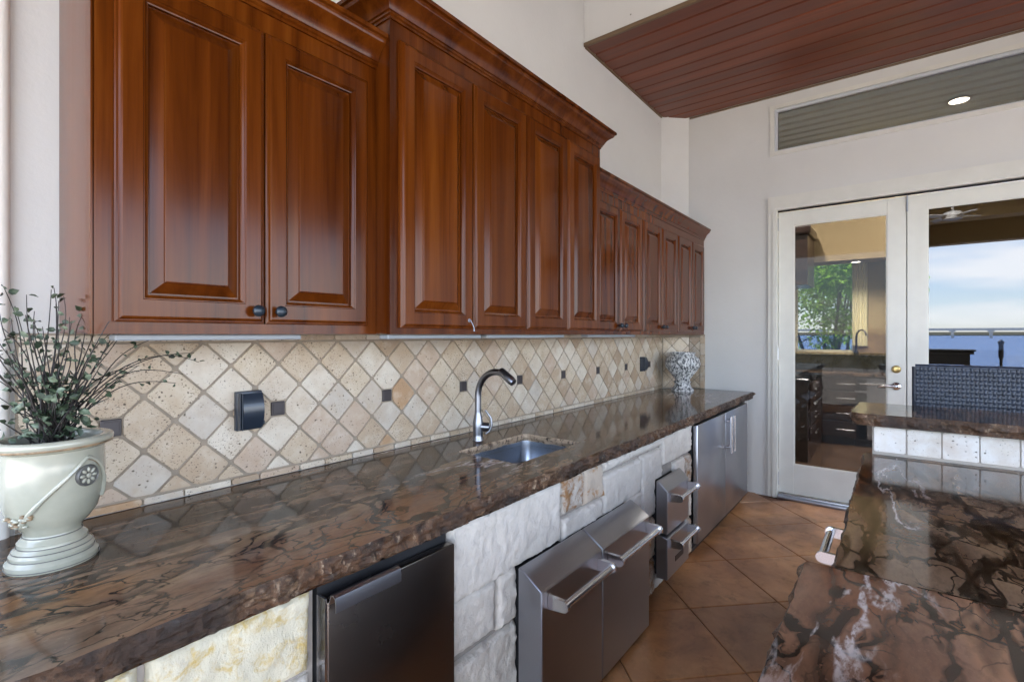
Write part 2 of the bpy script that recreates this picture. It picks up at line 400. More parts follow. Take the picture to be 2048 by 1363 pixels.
BASE = {}
def root(name, label, cat, loc=(0, 0, 0), group=None):
    o = bpy.data.objects.new(name, None); COL.objects.link(o); o.location = loc; o.empty_display_size = .1
    o['label'] = label; o['category'] = cat
    if group: o['group'] = group
    BASE[o.name] = Vector(loc); return o
def obj(name, me, mat, parent=None, label=None, cat=None, group=None, kind=None, loc=None):
    """Meshes are in world coordinates (plus loc); the parent inverse keeps them there."""
    o = bpy.data.objects.new(name, me); COL.objects.link(o)
    if mat is not None and not me.materials: me.materials.append(MT[mat] if isinstance(mat, str) else mat)
    l = Vector(loc) if loc else Vector((0, 0, 0)); o.location = l
    if parent is not None:
        o.parent = parent; o.matrix_parent_inverse = Matrix.Translation(-BASE.get(parent.name, Vector((0, 0, 0))))
    BASE[o.name] = l
    if label: o['label'] = label
    if cat: o['category'] = cat
    if group: o['group'] = group
    if kind: o['kind'] = kind
    return o
def P(px, py, x=None, y=None, z=None):
    """A photograph measurement turned into a real point on a plane x, y or z."""
    u, v = (px - 1024) / 992, -(py - 669) / 992; ca, sa = math.cos(R(YAW)), math.sin(R(YAW))
    d = Vector((ca + u * sa, sa - u * ca, v))
    t = x / d.x if x is not None else (y - CAM_Y) / d.y if y is not None else (z - CAM_Z) / d.z
    return Vector((0, CAM_Y, CAM_Z)) + d * t

# ------------------------------------------------------------------ measures
CT = .903                      # counter top
XE = 4.85                      # end wall
SOF = 3.51; XS = 3.165         # soffit height and its front edge
C0 = Vector((4.655, 0, 0)); C1 = Vector((4.85, -.2, 0))
ROOF = 4.6

# ------------------------------------------------------------------ the setting
obj('ground', box(-40, 14, -45, 40, -3.2, -.06), 'grass', kind='structure')
obj('bounce_terrace', box(-16, 13.2, -22, 6.5, -.06, -.03), 'paving', kind='structure')  # unseen paving, widened and kept pale to bounce warm sun into the patio
bm = bmesh.new(); L = 30000
bm.faces.new([bm.verts.new(p) for p in ((-L, -L, -2.6), (L, -L, -2.6), (L, L, -2.6), (-L, L, -2.6))])
obj('lake', me_from(bm), 'water', kind='structure')

# floor of large stained slabs laid on the diagonal
flo = obj('floor', box(-2.2, 4.95, -6, .1, -.028, -.006), 'joint', kind='structure')
s = .495; q = math.sqrt(.5); g = .0025
def floor_slab_mesh():
    h = s / 2 - g; bm = bmesh.new()
    def ring(k, z): return [bm.verts.new(((a * k * q + b * k * q), (b * k * q - a * k * q), z)) for a, b in ((-1, -1), (1, -1), (1, 1), (-1, 1))]
    r0, r1, r2 = ring(h, -.02), ring(h, -.0025), ring(h - .003, 0)
    for a, b in ((r0, r1), (r1, r2)):
        for k in range(4): bm.faces.new((a[k], a[(k + 1) % 4], b[(k + 1) % 4], b[k]))
    bm.faces.new(r2); return me_from(bm)
fm = floor_slab_mesh(); fm.materials.append(MT['floor'])
for i in range(-4, 12):
    for j in range(-9, 10):
        a = 2.504 + s * (i - 4 + .5); b = .67 + s * (j + .5)     # offsets along (1,-1)/r2 and (1,1)/r2
        x, y = (a + b) * q, (b - a) * q
        if -.9 < x < 4.8 and -3.3 < y < -.35: obj('floor_slab', fm, None, flo, loc=(x, y, 0))

obj('wall_back', box(.2, 4.95, 0, .2, -.03, ROOF), 'wall', kind='structure')
bm = bmesh.new()
tri = [(C0.x, .002), (XE + .002, .002), (XE + .002, C1.y)]
a = [bm.verts.new((x, y, -.02)) for x, y in tri]; b = [bm.verts.new((x, y, ROOF)) for x, y in tri]
for k in range(3): bm.faces.new((a[k], a[(k + 1) % 3], b[(k + 1) % 3], b[k]))
bm.faces.new(a); bm.faces.new(b)
obj('wall_corner', me_from(bm), 'wall', kind='structure')
DY0, DY1 = -.955, -2.745       # door opening
TY0, TY1, TZ0, TZ1 = -.915, -2.8, 2.985, 3.415
obj('wall_end', holed((-6.2, .2, -.03, ROOF), [(DY1, DY0, -.1, 2.5), (TY1, TY0, TZ0, TZ1)], XE, XE + .14), 'wall', kind='structure')
# dropped soffit with its fascia wall and the roof over the patio
obj('wall_fascia', box(XS, XS + .12, -6.2, -.002, SOF + .02, ROOF - .002), 'wall', kind='structure')
obj('roof', box(-1.6, 10.3, -4.4, 1.2, ROOF, ROOF + .15), 'soffit', kind='structure')
obj('header_patio', box(-1.6, 4.9, -4.4, -4.1, 2.6, ROOF - .002), 'header', kind='structure')
obj('header_patio', box(-1.6, -1.3, -4.098, 1.2, 2.95, ROOF - .002), 'header', kind='structure')
sof = obj('ceiling', box(XS + .004, XE - .002, -6.1, -.004, SOF + .014, SOF + .03), 'rubber', kind='structure')
NP = 12; pw = (XE - XS - .02) / NP
for i in range(NP):
    x0 = XS + .01 + i * pw
    me = sweep_x([(0, 0)] * 3, 0, 1) if False else None
    bm = bmesh.new()
    pr = [(x0 + .004, SOF + .013), (x0 + .004, SOF + .006), (x0 + .011, SOF), (x0 + pw - .011, SOF), (x0 + pw - .004, SOF + .006), (x0 + pw - .004, SOF + .013)]
    a = [bm.verts.new((x, -6.05, z)) for x, z in pr]; b = [bm.verts.new((x, -.012, z)) for x, z in pr]
    for k in range(6): bm.faces.new((a[k], a[(k + 1) % 6], b[(k + 1) % 6], b[k]))
    bm.faces.new(a); bm.faces.new(b)
    obj('plank', me_from(bm), 'soffit', sof)
obj('edge_trim', box(XS - .012, XS + .012, -6.05, -.002, SOF - .012, SOF + .018, bev=.004), 'trim_gold', sof)
obj('edge_trim', box(XS + .014, 4.645, -.014, -.001, SOF - .014, SOF - .001), 'trim_gold', sof)
obj('edge_trim', box(XE - .014, XE - .001, -6.05, -.21, SOF - .014, SOF - .001), 'trim_gold', sof)
# the pale rounded pier where the wall stops
obj('wall_pier', box(-.45, .212, -.03, .3, -.03, ROOF, bev=.018, seg=3), 'white_stucco', kind='structure')

# ------------------------------------------------------------------ tiled backsplash
bs = root('backsplash', 'tumbled cream travertine backsplash laid in diamonds with small dark insets', 'backsplash', (2.4, -.01, CT))
A = .1635; ZN = 1.147; GR = .0036
ACC = [.418, .906, 1.396, 1.886, 2.376, 2.866, 3.357, 3.847, 4.337]
def clip(poly, nx, nz, d):
    """keep nx*x+nz*z <= d"""
    out = []
    for i in range(len(poly)):
        p, r_ = poly[i], poly[(i + 1) % len(poly)]
        fp, fr = nx * p[0] + nz * p[1] - d, nx * r_[0] + nz * r_[1] - d
        if fp <= 0: out.append(p)
        if fp * fr < 0:
            t = fp / (fp - fr); out.append((p[0] + t * (r_[0] - p[0]), p[1] + t * (r_[1] - p[1])))
    return out
def area(p): return abs(sum(p[i][0] * p[(i + 1) % len(p)][1] - p[(i + 1) % len(p)][0] * p[i][1] for i in range(len(p)))) / 2
def tile_mesh(poly, org, du, nrm, rnd, thick=.009, soft=.006):
    """a tumbled tile: rounded corners, eased uneven edge; poly in (s,z) on the plane org + s*du."""
    n = len(poly); pts = []
    for i in range(n):
        p, pv, nx = Vector(poly[i]), Vector(poly[i - 1]), Vector(poly[(i + 1) % n])
        for o_ in (pv, nx):
            d = o_ - p; L_ = d.length
            if L_ < 1e-5: continue
            pts.append(p + d.normalized() * min(soft + rnd.uniform(-.002, .003), L_ * .35) + Vector((rnd.uniform(-1, 1), rnd.uniform(-1, 1))) * .0008)
    c = sum(pts, Vector((0, 0))) / len(pts)
    tilt = (rnd.uniform(-.012, .012), rnd.uniform(-.012, .012))
    bm = bmesh.new(); rings = []
    for k, dpt in ((1., 0.), (1., .75), (.988, .95), (.975, 1.)):
        ring = []
        for p in pts:
            v = c + (p - c) * k; d = dpt * thick + (tilt[0] * (v.x - c.x) + tilt[1] * (v.y - c.y)) * dpt
            w_ = org + du * v.x + nrm * d; ring.append(bm.verts.new((w_.x, w_.y, v.y)))
        rings.append(ring)
    m = len(pts)
    for a_, b_ in zip(rings, rings[1:]):
        for k in range(m): bm.faces.new((a_[k], a_[(k + 1) % m], b_[(k + 1) % m], b_[k]))
    bm.faces.new(rings[-1]); return me_from(bm)
def panel(org, du, nrm, s0, s1, z0, z1, sn, accents, seed, mat='tile', parent=bs):
    rnd = random.Random(seed); hw = A / 2 - GR * 1.414
    for i in range(int((s0 - sn) / A * 2) - 4, int((s1 - sn) / A * 2) + 4):
        for j in range(-8, 9):
            if (i + j) % 2 == 0: continue
            cx, cz = sn + i * A / 2, ZN + j * A / 2
            p = [(cx - hw, cz), (cx, cz - hw), (cx + hw, cz), (cx, cz + hw)]
            for c_ in ((-1, 0, -s0 - GR), (1, 0, s1 - GR), (0, -1, -z0 - GR), (0, 1, z1 - GR)):
                p = clip(p, *c_)
                if len(p) < 3: break
            if len(p) < 3: continue
            h = .026 + GR
            for xa in accents:
                dx, dz = cx - xa, cz - ZN
                if abs(dx) < A * .6 and abs(dz) < A * .6:
                    if abs(dx) > abs(dz): p = clip(p, -1 if dx > 0 else 1, 0, -(xa + h) if dx > 0 else xa - h)
                    else: p = clip(p, 0, -1 if dz > 0 else 1, -(ZN + h) if dz > 0 else ZN - h)
            if len(p) >= 3 and area(p) > 3e-4:
                obj('tile', tile_mesh(p, org, du, nrm, rnd), mat, parent)
NB = Vector((0, -1, 0)); O0 = Vector((0, -.004, 0)); X_ = Vector((1, 0, 0))
TB, TT = .929, 1.392
obj('grout', box(.222, 4.653, -.008, -.0005, CT + .001, 1.42), 'grout', bs)
panel(O0, X_, NB, .224, 4.642, TB, TT, .906, ACC, 3)
rnd = random.Random(5)
x = .224
while x < 4.63:                # narrow course under and over the diamonds
    w_ = rnd.uniform(.09, .15); x1 = min(x + w_, 4.642)
    obj('trim_tile', tile_mesh([(x + .002, CT + .002), (x1 - .002, CT + .002), (x1 - .002, TB - .003), (x + .002, TB - .003)], O0, X_, NB, rnd, .012, .004), 'tile', bs)
    x = x1
x = .224
while x < 4.63:
    x1 = min(x + .152, 4.642)
    obj('trim_tile', tile_mesh([(x + .002, TT + .004), (x1 - .002, TT + .004), (x1 - .002, 1.414), (x + .002, 1.414)], O0, X_, NB, rnd, .009, .003), 'tile', bs)
    x = x1
for xa in ACC:
    bm = bmesh.new(); bx(bm, xa - .025, xa + .025, -.013, -.004, ZN - .025, ZN + .025, bev=.002)
    bx(bm, xa - .019, xa + .019, -.0145, -.0125, ZN - .019, ZN + .019, bev=.001)
    obj('accent_tile', me_from(bm), 'accent', bs)
# the mitred corner and the short return on the end wall
D45 = (C1 - C0).normalized(); N45 = Vector((-q, -q, 0)); l45 = (C1 - C0).length
def slab45(name, o_, d_, n_, s0, s1, z0, z1, th, mat):
    bm = bmesh.new(); vv = []
    for dd in (.0005, th):
        for s_, z_ in ((s0, z0), (s1, z0), (s1, z1), (s0, z1)):
            v = o_ + d_ * s_ + n_ * dd; vv.append(bm.verts.new((v.x, v.y, z_)))
    for f in ((0, 1, 2, 3), (4, 5, 6, 7), (0, 1, 5, 4), (1, 2, 6, 5), (2, 3, 7, 6), (3, 0, 4, 7)): bm.faces.new([vv[k] for k in f])
    obj(name, me_from(bm), mat, bs)
slab45('grout', C0, D45, N45, .004, l45 + .004, CT + .001, 1.418, .008, 'grout')
panel(C0 + N45 * .004, D45, N45, .012, l45 - .002, CT + .004, TT, .10, [], 11)
DE = Vector((0, -1, 0)); NE = Vector((-1, 0, 0))
slab45('grout', C1, DE, NE, .001, .152, CT + .001, 1.418, .008, 'grout')
panel(C1 + NE * .004, DE, NE, .006, .108, CT + .004, TT, .055, [], 12)
zz = CT + .003
for h_ in (.112, .1, .105, .108, .077):
    obj('trim_tile', tile_mesh([(.111, zz + .002), (.15, zz + .002), (.15, zz + h_ - .002), (.111, zz + h_ - .002)], C1 + NE * .004, DE, NE, rnd, .012, .005), 'tile', bs)
    zz += h_

def outlet(x0, x1, z0, z1, label):
    o = root('outlet_cover', label, 'outlet cover', ((x0 + x1) / 2, -.016, z0), 'weatherproof outlet covers on the tiles')
    obj('base_plate', box(x0, x1, -.034, -.012, z0, z1, bev=.004, seg=2), 'outlet', o)
    bm = bmesh.new(); n = 8; pr = []
    for k in range(n + 1):
        t = k / n; pr.append((-.036 - .024 * math.sin(math.pi * (.12 + .76 * t)), z0 + .008 + (z1 - z0 - .016) * t))
    pr += [(-.03, z1 - .008), (-.03, z0 + .008)]
    m_ = sweep_x(pr, x0 + .012, x1 - .004, 30); bm.free()
    lid = obj('hinged_lid', m_, 'outlet', o)
    for k in (.004, .009): obj('rib', box(x0 + k - .0015, x0 + k + .0015, -.05 - k, -.02, z0 + .004, z1 - .004, bev=.001), 'outlet', lid)
    obj('latch', box(x1 - .006, x1 + .008, -.04, -.018, z0 + .012, z0 + .028, bev=.003), 'outlet', o)
outlet(.752, .838, 1.088, 1.222, 'dark blue outlet cover on the tiles below the short cabinet with two doors')
outlet(4.12, 4.205, 1.095, 1.222, 'dark outlet cover on the tiles beside the speckled urn')

# ------------------------------------------------------------------ wall cabinets
def door_parts(parent, x0, x1, yf, z0, z1, hinge=None, knob=None, label=None):
    """cope-and-stick door, front at yf (towards -y): frame with eased edges, recess, raised panel."""
    fr = [(0, -.024), (0, -.010), (.003, -.008), (.007, -.0075), (.010, -.002), (.014, 0), (.054, 0), (.056, -.003), (.058, -.003), (.063, -.008), (.066, -.009), (.067, -.017)]
    bm = bmesh.new(); rings = []
    for ins, h in fr:
        rings.append([bm.verts.new((x, yf - h, z)) for x, z in ((x0 + ins, z0 + ins), (x1 - ins, z0 + ins), (x1 - ins, z1 - ins), (x0 + ins, z1 - ins))])
    for a_, b_ in zip(rings, rings[1:]):
        for k in range(4): bm.faces.new((a_[k], a_[(k + 1) % 4], b_[(k + 1) % 4], b_[k]))
    d = obj('door', me_from(bm), 'wood', parent)
    if label: d['label'] = label
    pn = [(.065, -.0175), (.0715, -.0175), (.098, -.0055), (.099, -.0020), (.102, -.0012), (.104, -.0012)]
    bm = bmesh.new(); rings = []
    for ins, h in pn:
        rings.append([bm.verts.new((x, yf - h, z)) for x, z in ((x0 + ins, z0 + ins), (x1 - ins, z0 + ins), (x1 - ins, z1 - ins), (x0 + ins, z1 - ins))])
    for a_, b_ in zip(rings, rings[1:]):
        for k in range(4): bm.faces.new((a_[k], a_[(k + 1) % 4], b_[(k + 1) % 4], b_[k]))
    bm.faces.new(rings[-1]); obj('raised_panel', me_from(bm), 'wood', d)
    if knob:
        kx = x0 + .03 if knob == 'l' else x1 - .03
        pr = [(.007, 0), (.0055, -.008), (.006, -.012), (.0135, -.016), (.0165, -.022), (.0155, -.028), (.010, -.032), (.002, -.0335)]
        obj('knob', lathe(pr, (kx, yf, z0 + .036), 20, 50, 'y'), 'navy', d)
    return d
def crown(x0, x1, y, z0, h, p, ret_l=True, ret_r=True):
    """stepped ogee crown; mitred returns run back to the wall."""
    prof = [(0, 0), (.006, 0), (.006, .008), (.012, .012), (.012, .020), (.017, .022), (.020, .030), (.030, .048), (.046, .062), (.058, .070), (.062, .078), (.062, .084), (.072, .086), (.072, .1), (0, .1)]
    prof = [(a_ * p / .072, b_ * h / .1) for a_, b_ in prof]
    bm = bmesh.new(); st = []
    for o_, z in prof:
        row = []
        if ret_l: row.append((x0 - o_, -.002, z0 + z))
        row.append((x0 - (o_ if ret_l else 0), y - o_, z0 + z)); row.append((x1 + (o_ if ret_r else 0), y - o_, z0 + z))
        if ret_r: row.append((x1 + o_, -.002, z0 + z))
        st.append([bm.verts.new(v) for v in row])
    for a_, b_ in zip(st, st[1:]):
        for k in range(len(a_) - 1): bm.faces.new((a_[k], a_[k + 1], b_[k + 1], b_[k]))
    for e in (0, -1): bm.faces.new([r_[e] for r_ in st])
    return me_from(bm, 28)
def cabinet(name, label, x0, x1, dep, ztop, crz, crh, crp, doors, z0=1.418, rl=True, rr=True, bars=(), **kw):
    o = root(name, label, 'cabinet', ((x0 + x1) / 2, -dep / 2, z0))
    yf = -dep
    obj('carcass', box(x0, x1, yf + .02, -.001, z0 + .002, ztop), 'wood', o)
    xs = sorted({x0, x1}); dz0, dz1 = doors[0][2], doors[0][3]
    # face frame: stiles and rails proud of the carcass
    fr = obj('face_frame', holed((x0 - .001, x1 + .001, z0, ztop + .001), [(a_ + .02, b_ - .02, dz0 + .02, dz1 - .02) for a_, b_, *_ in doors], yf, yf + .019, 'y'), 'wood', o)
    for a_, b_, c_, d_, kn in doors: door_parts(o, a_, b_, yf - .021, c_, d_, None, kn)
    obj('crown_molding', crown(x0, x1, yf, crz, crh, crp, rl, rr), 'wood', o)
    for a_, b_ in bars:
        br = obj('light_bar', box(a_, b_, yf + .05, yf + .10, z0 - .017, z0 - .001, bev=.003), 'bar_paint', o)
    return o
c1 = cabinet('wall_cabinet', 'short glossy brown wall cabinet with two doors above the potted shrub', .308, 1.088, .342, 2.36, 2.352, .1, .07,
        [(.344, .692, 1.447, 2.29, 'r'), (.696, 1.046, 1.447, 2.29, 'l')], rr=False, bars=[(.36, .84)])
obj('side_stile', box(.303, .309, -.342, -.3, 1.418, 2.352), 'wood', c1)
c2 = cabinet('wall_cabinet', 'tallest brown wall cabinet with four tall doors above the sink', 1.09, 2.612, .42, 2.515, 2.503, .1, .073,
        [(1.126, 1.498, 1.44, 2.443, None), (1.503, 1.868, 1.44, 2.443, None), (1.872, 2.228, 1.44, 2.443, None), (2.232, 2.588, 1.44, 2.443, None)], bars=[(1.12, 1.62), (1.66, 2.3)])
c3 = cabinet('wall_cabinet', 'long brown wall cabinet with six narrow doors above the speckled urn', 2.614, 4.848, .342, 2.315, 2.308, .1, .065,
        [(2.642, 3.012, 1.44, 2.246, 'r'), (3.016, 3.372, 1.44, 2.246, 'l'), (3.39, 3.748, 1.44, 2.246, 'r'), (3.752, 4.09, 1.44, 2.246, 'l'),
         (4.108, 4.456, 1.44, 2.246, 'r'), (4.46, 4.8, 1.44, 2.246, 'l')], rl=False, rr=False, bars=[(2.7, 3.4)])
# lock with a hanging key on the first tall door
d0 = [c for c in bpy.data.objects if c.parent == c2 and c.name.startswith('door')][0]
lk = obj('lock', lathe([(.011, 0), (.011, -.006), (.008, -.009), (.008, -.02), (.002, -.021)], (1.468, -.421, 1.473), 16, 40, 'y'), 'nickel', d0)
obj('key', tube([(1.468, -.446, 1.475), (1.474, -.45, 1.462), (1.482, -.452, 1.445), (1.484, -.452, 1.43)], [.0022, .0018, .0015, .003], 6), 'nickel', d0)

# ------------------------------------------------------------------ countertops
def noise1(x, y=0., z=0.): return mnoise.noise(Vector((x, y, z)))
def fr_noise(v, o_=4): return mnoise.fractal(v, 1.0, 2.1, o_)
def edge_strip(pts, outs, zt, th, seed, amp=.009, rows=9, closed=False, sub=3):
    """chiselled rock-face edge hanging from the outline pts with outward directions outs."""
    bm = bmesh.new(); cols = []
    for p, n_ in zip(pts, outs):
        col = []
        for k in range(rows + 1):
            t = k / rows; z = zt - th * t
            a_ = fr_noise(Vector((p.x * 14 + seed, p.y * 14, z * 22)), 4)
            b_ = abs(fr_noise(Vector((p.x * 34 + seed, p.y * 34, z * 45 + 7)), 3))
            d = 0. if k == 0 else amp * (a_ * 1.2 + b_ * 1.3 - .7 * abs(mnoise.noise(Vector((p.x * 30 + z * 22 + seed, p.y * 30, z * 12))))) + .006 * math.sin(math.pi * min(t * 1.15, 1)) - .004 * t
            col.append(bm.verts.new((p.x + n_.x * d, p.y + n_.y * d, z)))
        cols.append(col)
    rng = range(len(cols) if closed else len(cols) - 1)
    for i in rng:
        a_, b_ = cols[i], cols[(i + 1) % len(cols)]
        for k in range(rows): bm.faces.new((a_[k], b_[k], b_[k + 1], a_[k + 1]))
    return me_from(bm, 30)
def slab_top(outer, holes, zt, zb):
    bm = bmesh.new()
    for z in (zt, zb):
        es = []
        for lp in [outer] + holes:
            vv = [bm.verts.new((p.x, p.y, z)) for p in lp]
            es += [bm.edges.new((vv[i], vv[(i + 1) % len(vv)])) for i in range(len(vv))]
        bmesh.ops.triangle_fill(bm, use_beauty=True, use_dissolve=False, edges=es)
    me = me_from(bm)
    return me
def outward(pts, closed=False):
    out = []
    n = len(pts)
    for i in range(n):
        a_ = pts[(i - 1) % n] if closed or i else pts[i]; b_ = pts[(i + 1) % n] if closed or i < n - 1 else pts[i]
        d = (b_ - a_).normalized(); out.append(Vector((d.y, -d.x)))
    return out
def jag(a_, b_, step, amp, seed, n_):
    L_ = (b_ - a_).length; k = max(2, int(L_ / step)); pts = []
    for i in range(k + 1):
        p = a_.lerp(b_, i / k); w_ = amp * (fr_noise(Vector((p.x * 5 + seed, p.y * 5, 1.3)), 3) + .5 * noise1(p.x * 31 + seed, p.y * 31))
        if i in (0, k): w_ = 0
        pts.append(p + n_ * w_)
    return pts

ctr = root('countertop', 'long polished brown granite counter with chiselled edge running under the wall cabinets', 'countertop', (2.2, -.4, CT - .06))
FE = -.768
front = jag(Vector((-.55, FE)), Vector((4.846, FE)), .012, .007, 2., Vector((0, -1)))
outer = front + [Vector((4.846, C1.y - .012)), Vector((4.64, -.014)), Vector((-.55, -.014))]
SX0, SX1, SY0, SY1 = 1.568, 2.078, -.605, -.268
def rrect(x0, x1, y0, y1, r, step=.012):
    pts = []
    for cx, cy, a0 in ((x1 - r, y0 + r, -90), (x1 - r, y1 - r, 0), (x0 + r, y1 - r, 90), (x0 + r, y0 + r, 180)):
        for k in range(5): pts.append(Vector((cx + r * math.cos(R(a0 + 22.5 * k)), cy + r * math.sin(R(a0 + 22.5 * k)))))
    out = []
    for i in range(len(pts)):
        a_, b_ = pts[i], pts[(i + 1) % len(pts)]; k = max(1, int((b_ - a_).length / step))
        out += [a_.lerp(b_, j / k) for j in range(k)]
    return out
hole = [p + Vector((noise1(p.x * 30, p.y * 30), noise1(p.y * 30, p.x * 30, 4.))) * .004 for p in rrect(SX0, SX1, SY0, SY1, .03)]
obj('granite_slab', slab_top(outer, [hole], CT, CT - .058), 'granite', ctr)
obj('chiselled_edge', edge_strip(front, outward(front), CT, .058, 3., .011, 12), 'chisel', ctr)
obj('sink_edge', edge_strip(hole, [-v for v in outward(hole, True)], CT, .036, 9., .006, 6, True), 'chisel_pale', ctr,
    label='pale chipped granite rim round the sink opening')

# sink
sk = root('sink', 'undermount stainless steel sink set in the granite below the faucet', 'sink', (1.82, -.44, CT - .24))
bm = bmesh.new(); rings = []
for ins, z in ((-.012, CT - .033), (-.006, CT - .034), (-.004, CT - .06), (.004, CT - .19), (.02, CT - .215), (.06, CT - .222)):
    rings.append([bm.verts.new((p.x, p.y, z)) for p in rrect(SX0 + ins, SX1 - ins, SY0 + ins, SY1 - ins, .045, .05)])
n_ = min(len(r_) for r_ in rings)
bm.free(); bm = bmesh.new(); rings = []
for ins, z in ((-.012, CT - .033), (-.006, CT - .034), (-.004, CT - .06), (.004, CT - .19), (.02, CT - .215), (.06, CT - .222)):
    ring = []
    for cx, cy, a0 in ((SX1, SY0, -90), (SX1, SY1, 0), (SX0, SY1, 90), (SX0, SY0, 180)):
        r = .05; ccx = cx - (r + ins) * (1 if cx == SX1 else -1); ccy = cy - (r + ins) * (1 if cy == SY1 else -1)
        for k in range(7): ring.append(bm.verts.new((ccx + r * math.cos(R(a0 + 15 * k)), ccy + r * math.sin(R(a0 + 15 * k)), z)))
    rings.append(ring)
for a_, b_ in zip(rings, rings[1:]):
    for k in range(len(a_)): bm.faces.new((a_[k], a_[(k + 1) % len(a_)], b_[(k + 1) % len(a_)], b_[k]))
bm.faces.new(rings[-1]); obj('basin', me_from(bm, 40), 'sink_steel', sk)
obj('drain', lathe([(.045, 0), (.045, .004), (.03, .005), (.028, .001), (.005, .001)], (1.82, -.44, CT - .2225), 28), 'chrome', sk)

# faucet
FX, FY = 1.805, -.185
fc = root('faucet', 'brushed metal pull-down faucet with arched spout behind the sink', 'faucet', (FX, FY, CT))
obj('body', lathe([(.026, 0), (.026, .004), (.0235, .008), (.0235, .03), (.0255, .06), (.0255, .085), (.021, .11), (.0165, .128), (.016, .135)], (FX, FY, CT), 28), 'nickel', fc)
sp = []
for k in range(5): sp.append((FX, FY, CT + .13 + .085 * k / 4))
for k in range(1, 15):
    t = k / 14; ang = R(180 - 128 * t); rr_ = .118
    sp.append((FX, FY - .118 - rr_ * math.cos(ang), CT + .215 + .122 * math.sin(ang)))
obj('spout', tube(sp, [.0158] * 5 + [.0155] * 14, 18), 'nickel', fc)
e = Vector(sp[-1]); dr = (e - Vector(sp[-2])).normalized()
obj('spray_head', tube([e - dr * .06, e - dr * .055, e - dr * .01, e + dr * .02, e + dr * .034], [.0165, .0185, .0205, .021, .017], 20), 'nickel', fc)
hd = Vector((.72, -.69, -.12)).normalized(); hb = Vector((FX, FY, CT + .068))
lev = obj('lever_hub', tube([hb, hb + hd * .03, hb + hd * .05, hb + hd * .056], [.0225, .0225, .0215, .015], 20), 'nickel', fc)
le = hb + hd * .055
obj('lever', tube([le + Vector((-.012, .012, -.032)), le + Vector((.002, -.002, -.018)), le + Vector((.009, -.009, .01)), le + Vector((.006, -.006, .045)), le + Vector((-.008, .008, .075)), le + Vector((-.014, .014, .084))], [.004, .006, .0065, .006, .0055, .004], 10), 'nickel', lev)

# ------------------------------------------------------------------ stone veneer base
SB = root('stone_base', 'chopped white limestone veneer base carrying the long granite counter', 'counter base', (2.0, -.5, 0))
SP = -.722
obj('mortar', holed((-.55, 4.80, -.02, CT - .061), [(.627, 1.05, .03, CT), (1.39, 2.27, .03, .595), (2.64, 2.95, .1, .6), (3.25, 4.6, .03, CT)], SP, -.62, 'y'), 'mortar', SB)
def stone(x0, x1, z0, z1, mat, seed, proud=.024):
    nx, nz = max(4, int((x1 - x0) / .011)), max(4, int((z1 - z0) / .011))
    nx, nz = min(nx, 60), min(nz, 40)
    bm = bmesh.new(); g = {}
    jit = [random.Random(seed + k).uniform(-.005, .005) for k in range(8)]
    for i in range(nx + 1):
        for j in range(nz + 1):
            u, v = i / nx, j / nz
            xx = x0 + (x1 - x0) * u + (jit[0] * (1 - v) + jit[1] * v) * (1 - u) + (jit[2] * (1 - v) + jit[3] * v) * u
            z_ = z0 + (z1 - z0) * v + (jit[4] * (1 - u) + jit[5] * u) * (1 - v)
            w_ = Vector((xx * 9 + seed * 3.1, z_ * 9, seed))
            ed = min(u * (x1 - x0), (1 - u) * (x1 - x0), v * (z1 - z0), (1 - v) * (z1 - z0))
            fall = min(1, ed / .008) ** .6
            fac = abs(fr_noise(w_, 4)); fin = fr_noise(w_ * 4.3, 3)
            ridge = abs(mnoise.noise(Vector((xx * 26 + z_ * 14, z_ * 10, seed + 3))))
            dpt = proud * (.35 + .65 * fall) + (.006 * fac + .004 * fin - .005 * ridge + .0032 * fr_noise(w_ * 13, 2)) * fall
            if ed <= 0:
                xx += .003 * noise1(xx * 40, z_ * 40, seed); z_ += .003 * noise1(z_ * 40, xx * 40, seed)
            g[i, j] = bm.verts.new((xx, SP - dpt, z_))
    for i in range(nx):
        for j in range(nz): bm.faces.new((g[i, j], g[i + 1, j], g[i + 1, j + 1], g[i, j + 1]))
    rim = [g[i, 0] for i in range(nx + 1)] + [g[nx, j] for j in range(1, nz + 1)] + [g[i, nz] for i in range(nx - 1, -1, -1)] + [g[0, j] for j in range(nz - 1, 0, -1)]
    bk = [bm.verts.new((v.co.x, SP + .004, v.co.z)) for v in rim]; m = len(rim)
    for k in range(m): bm.faces.new((rim[k], bk[k], bk[(k + 1) % m], rim[(k + 1) % m]))
    obj('stone', me_from(bm, 60), mat, SB)
ZT = CT - .066
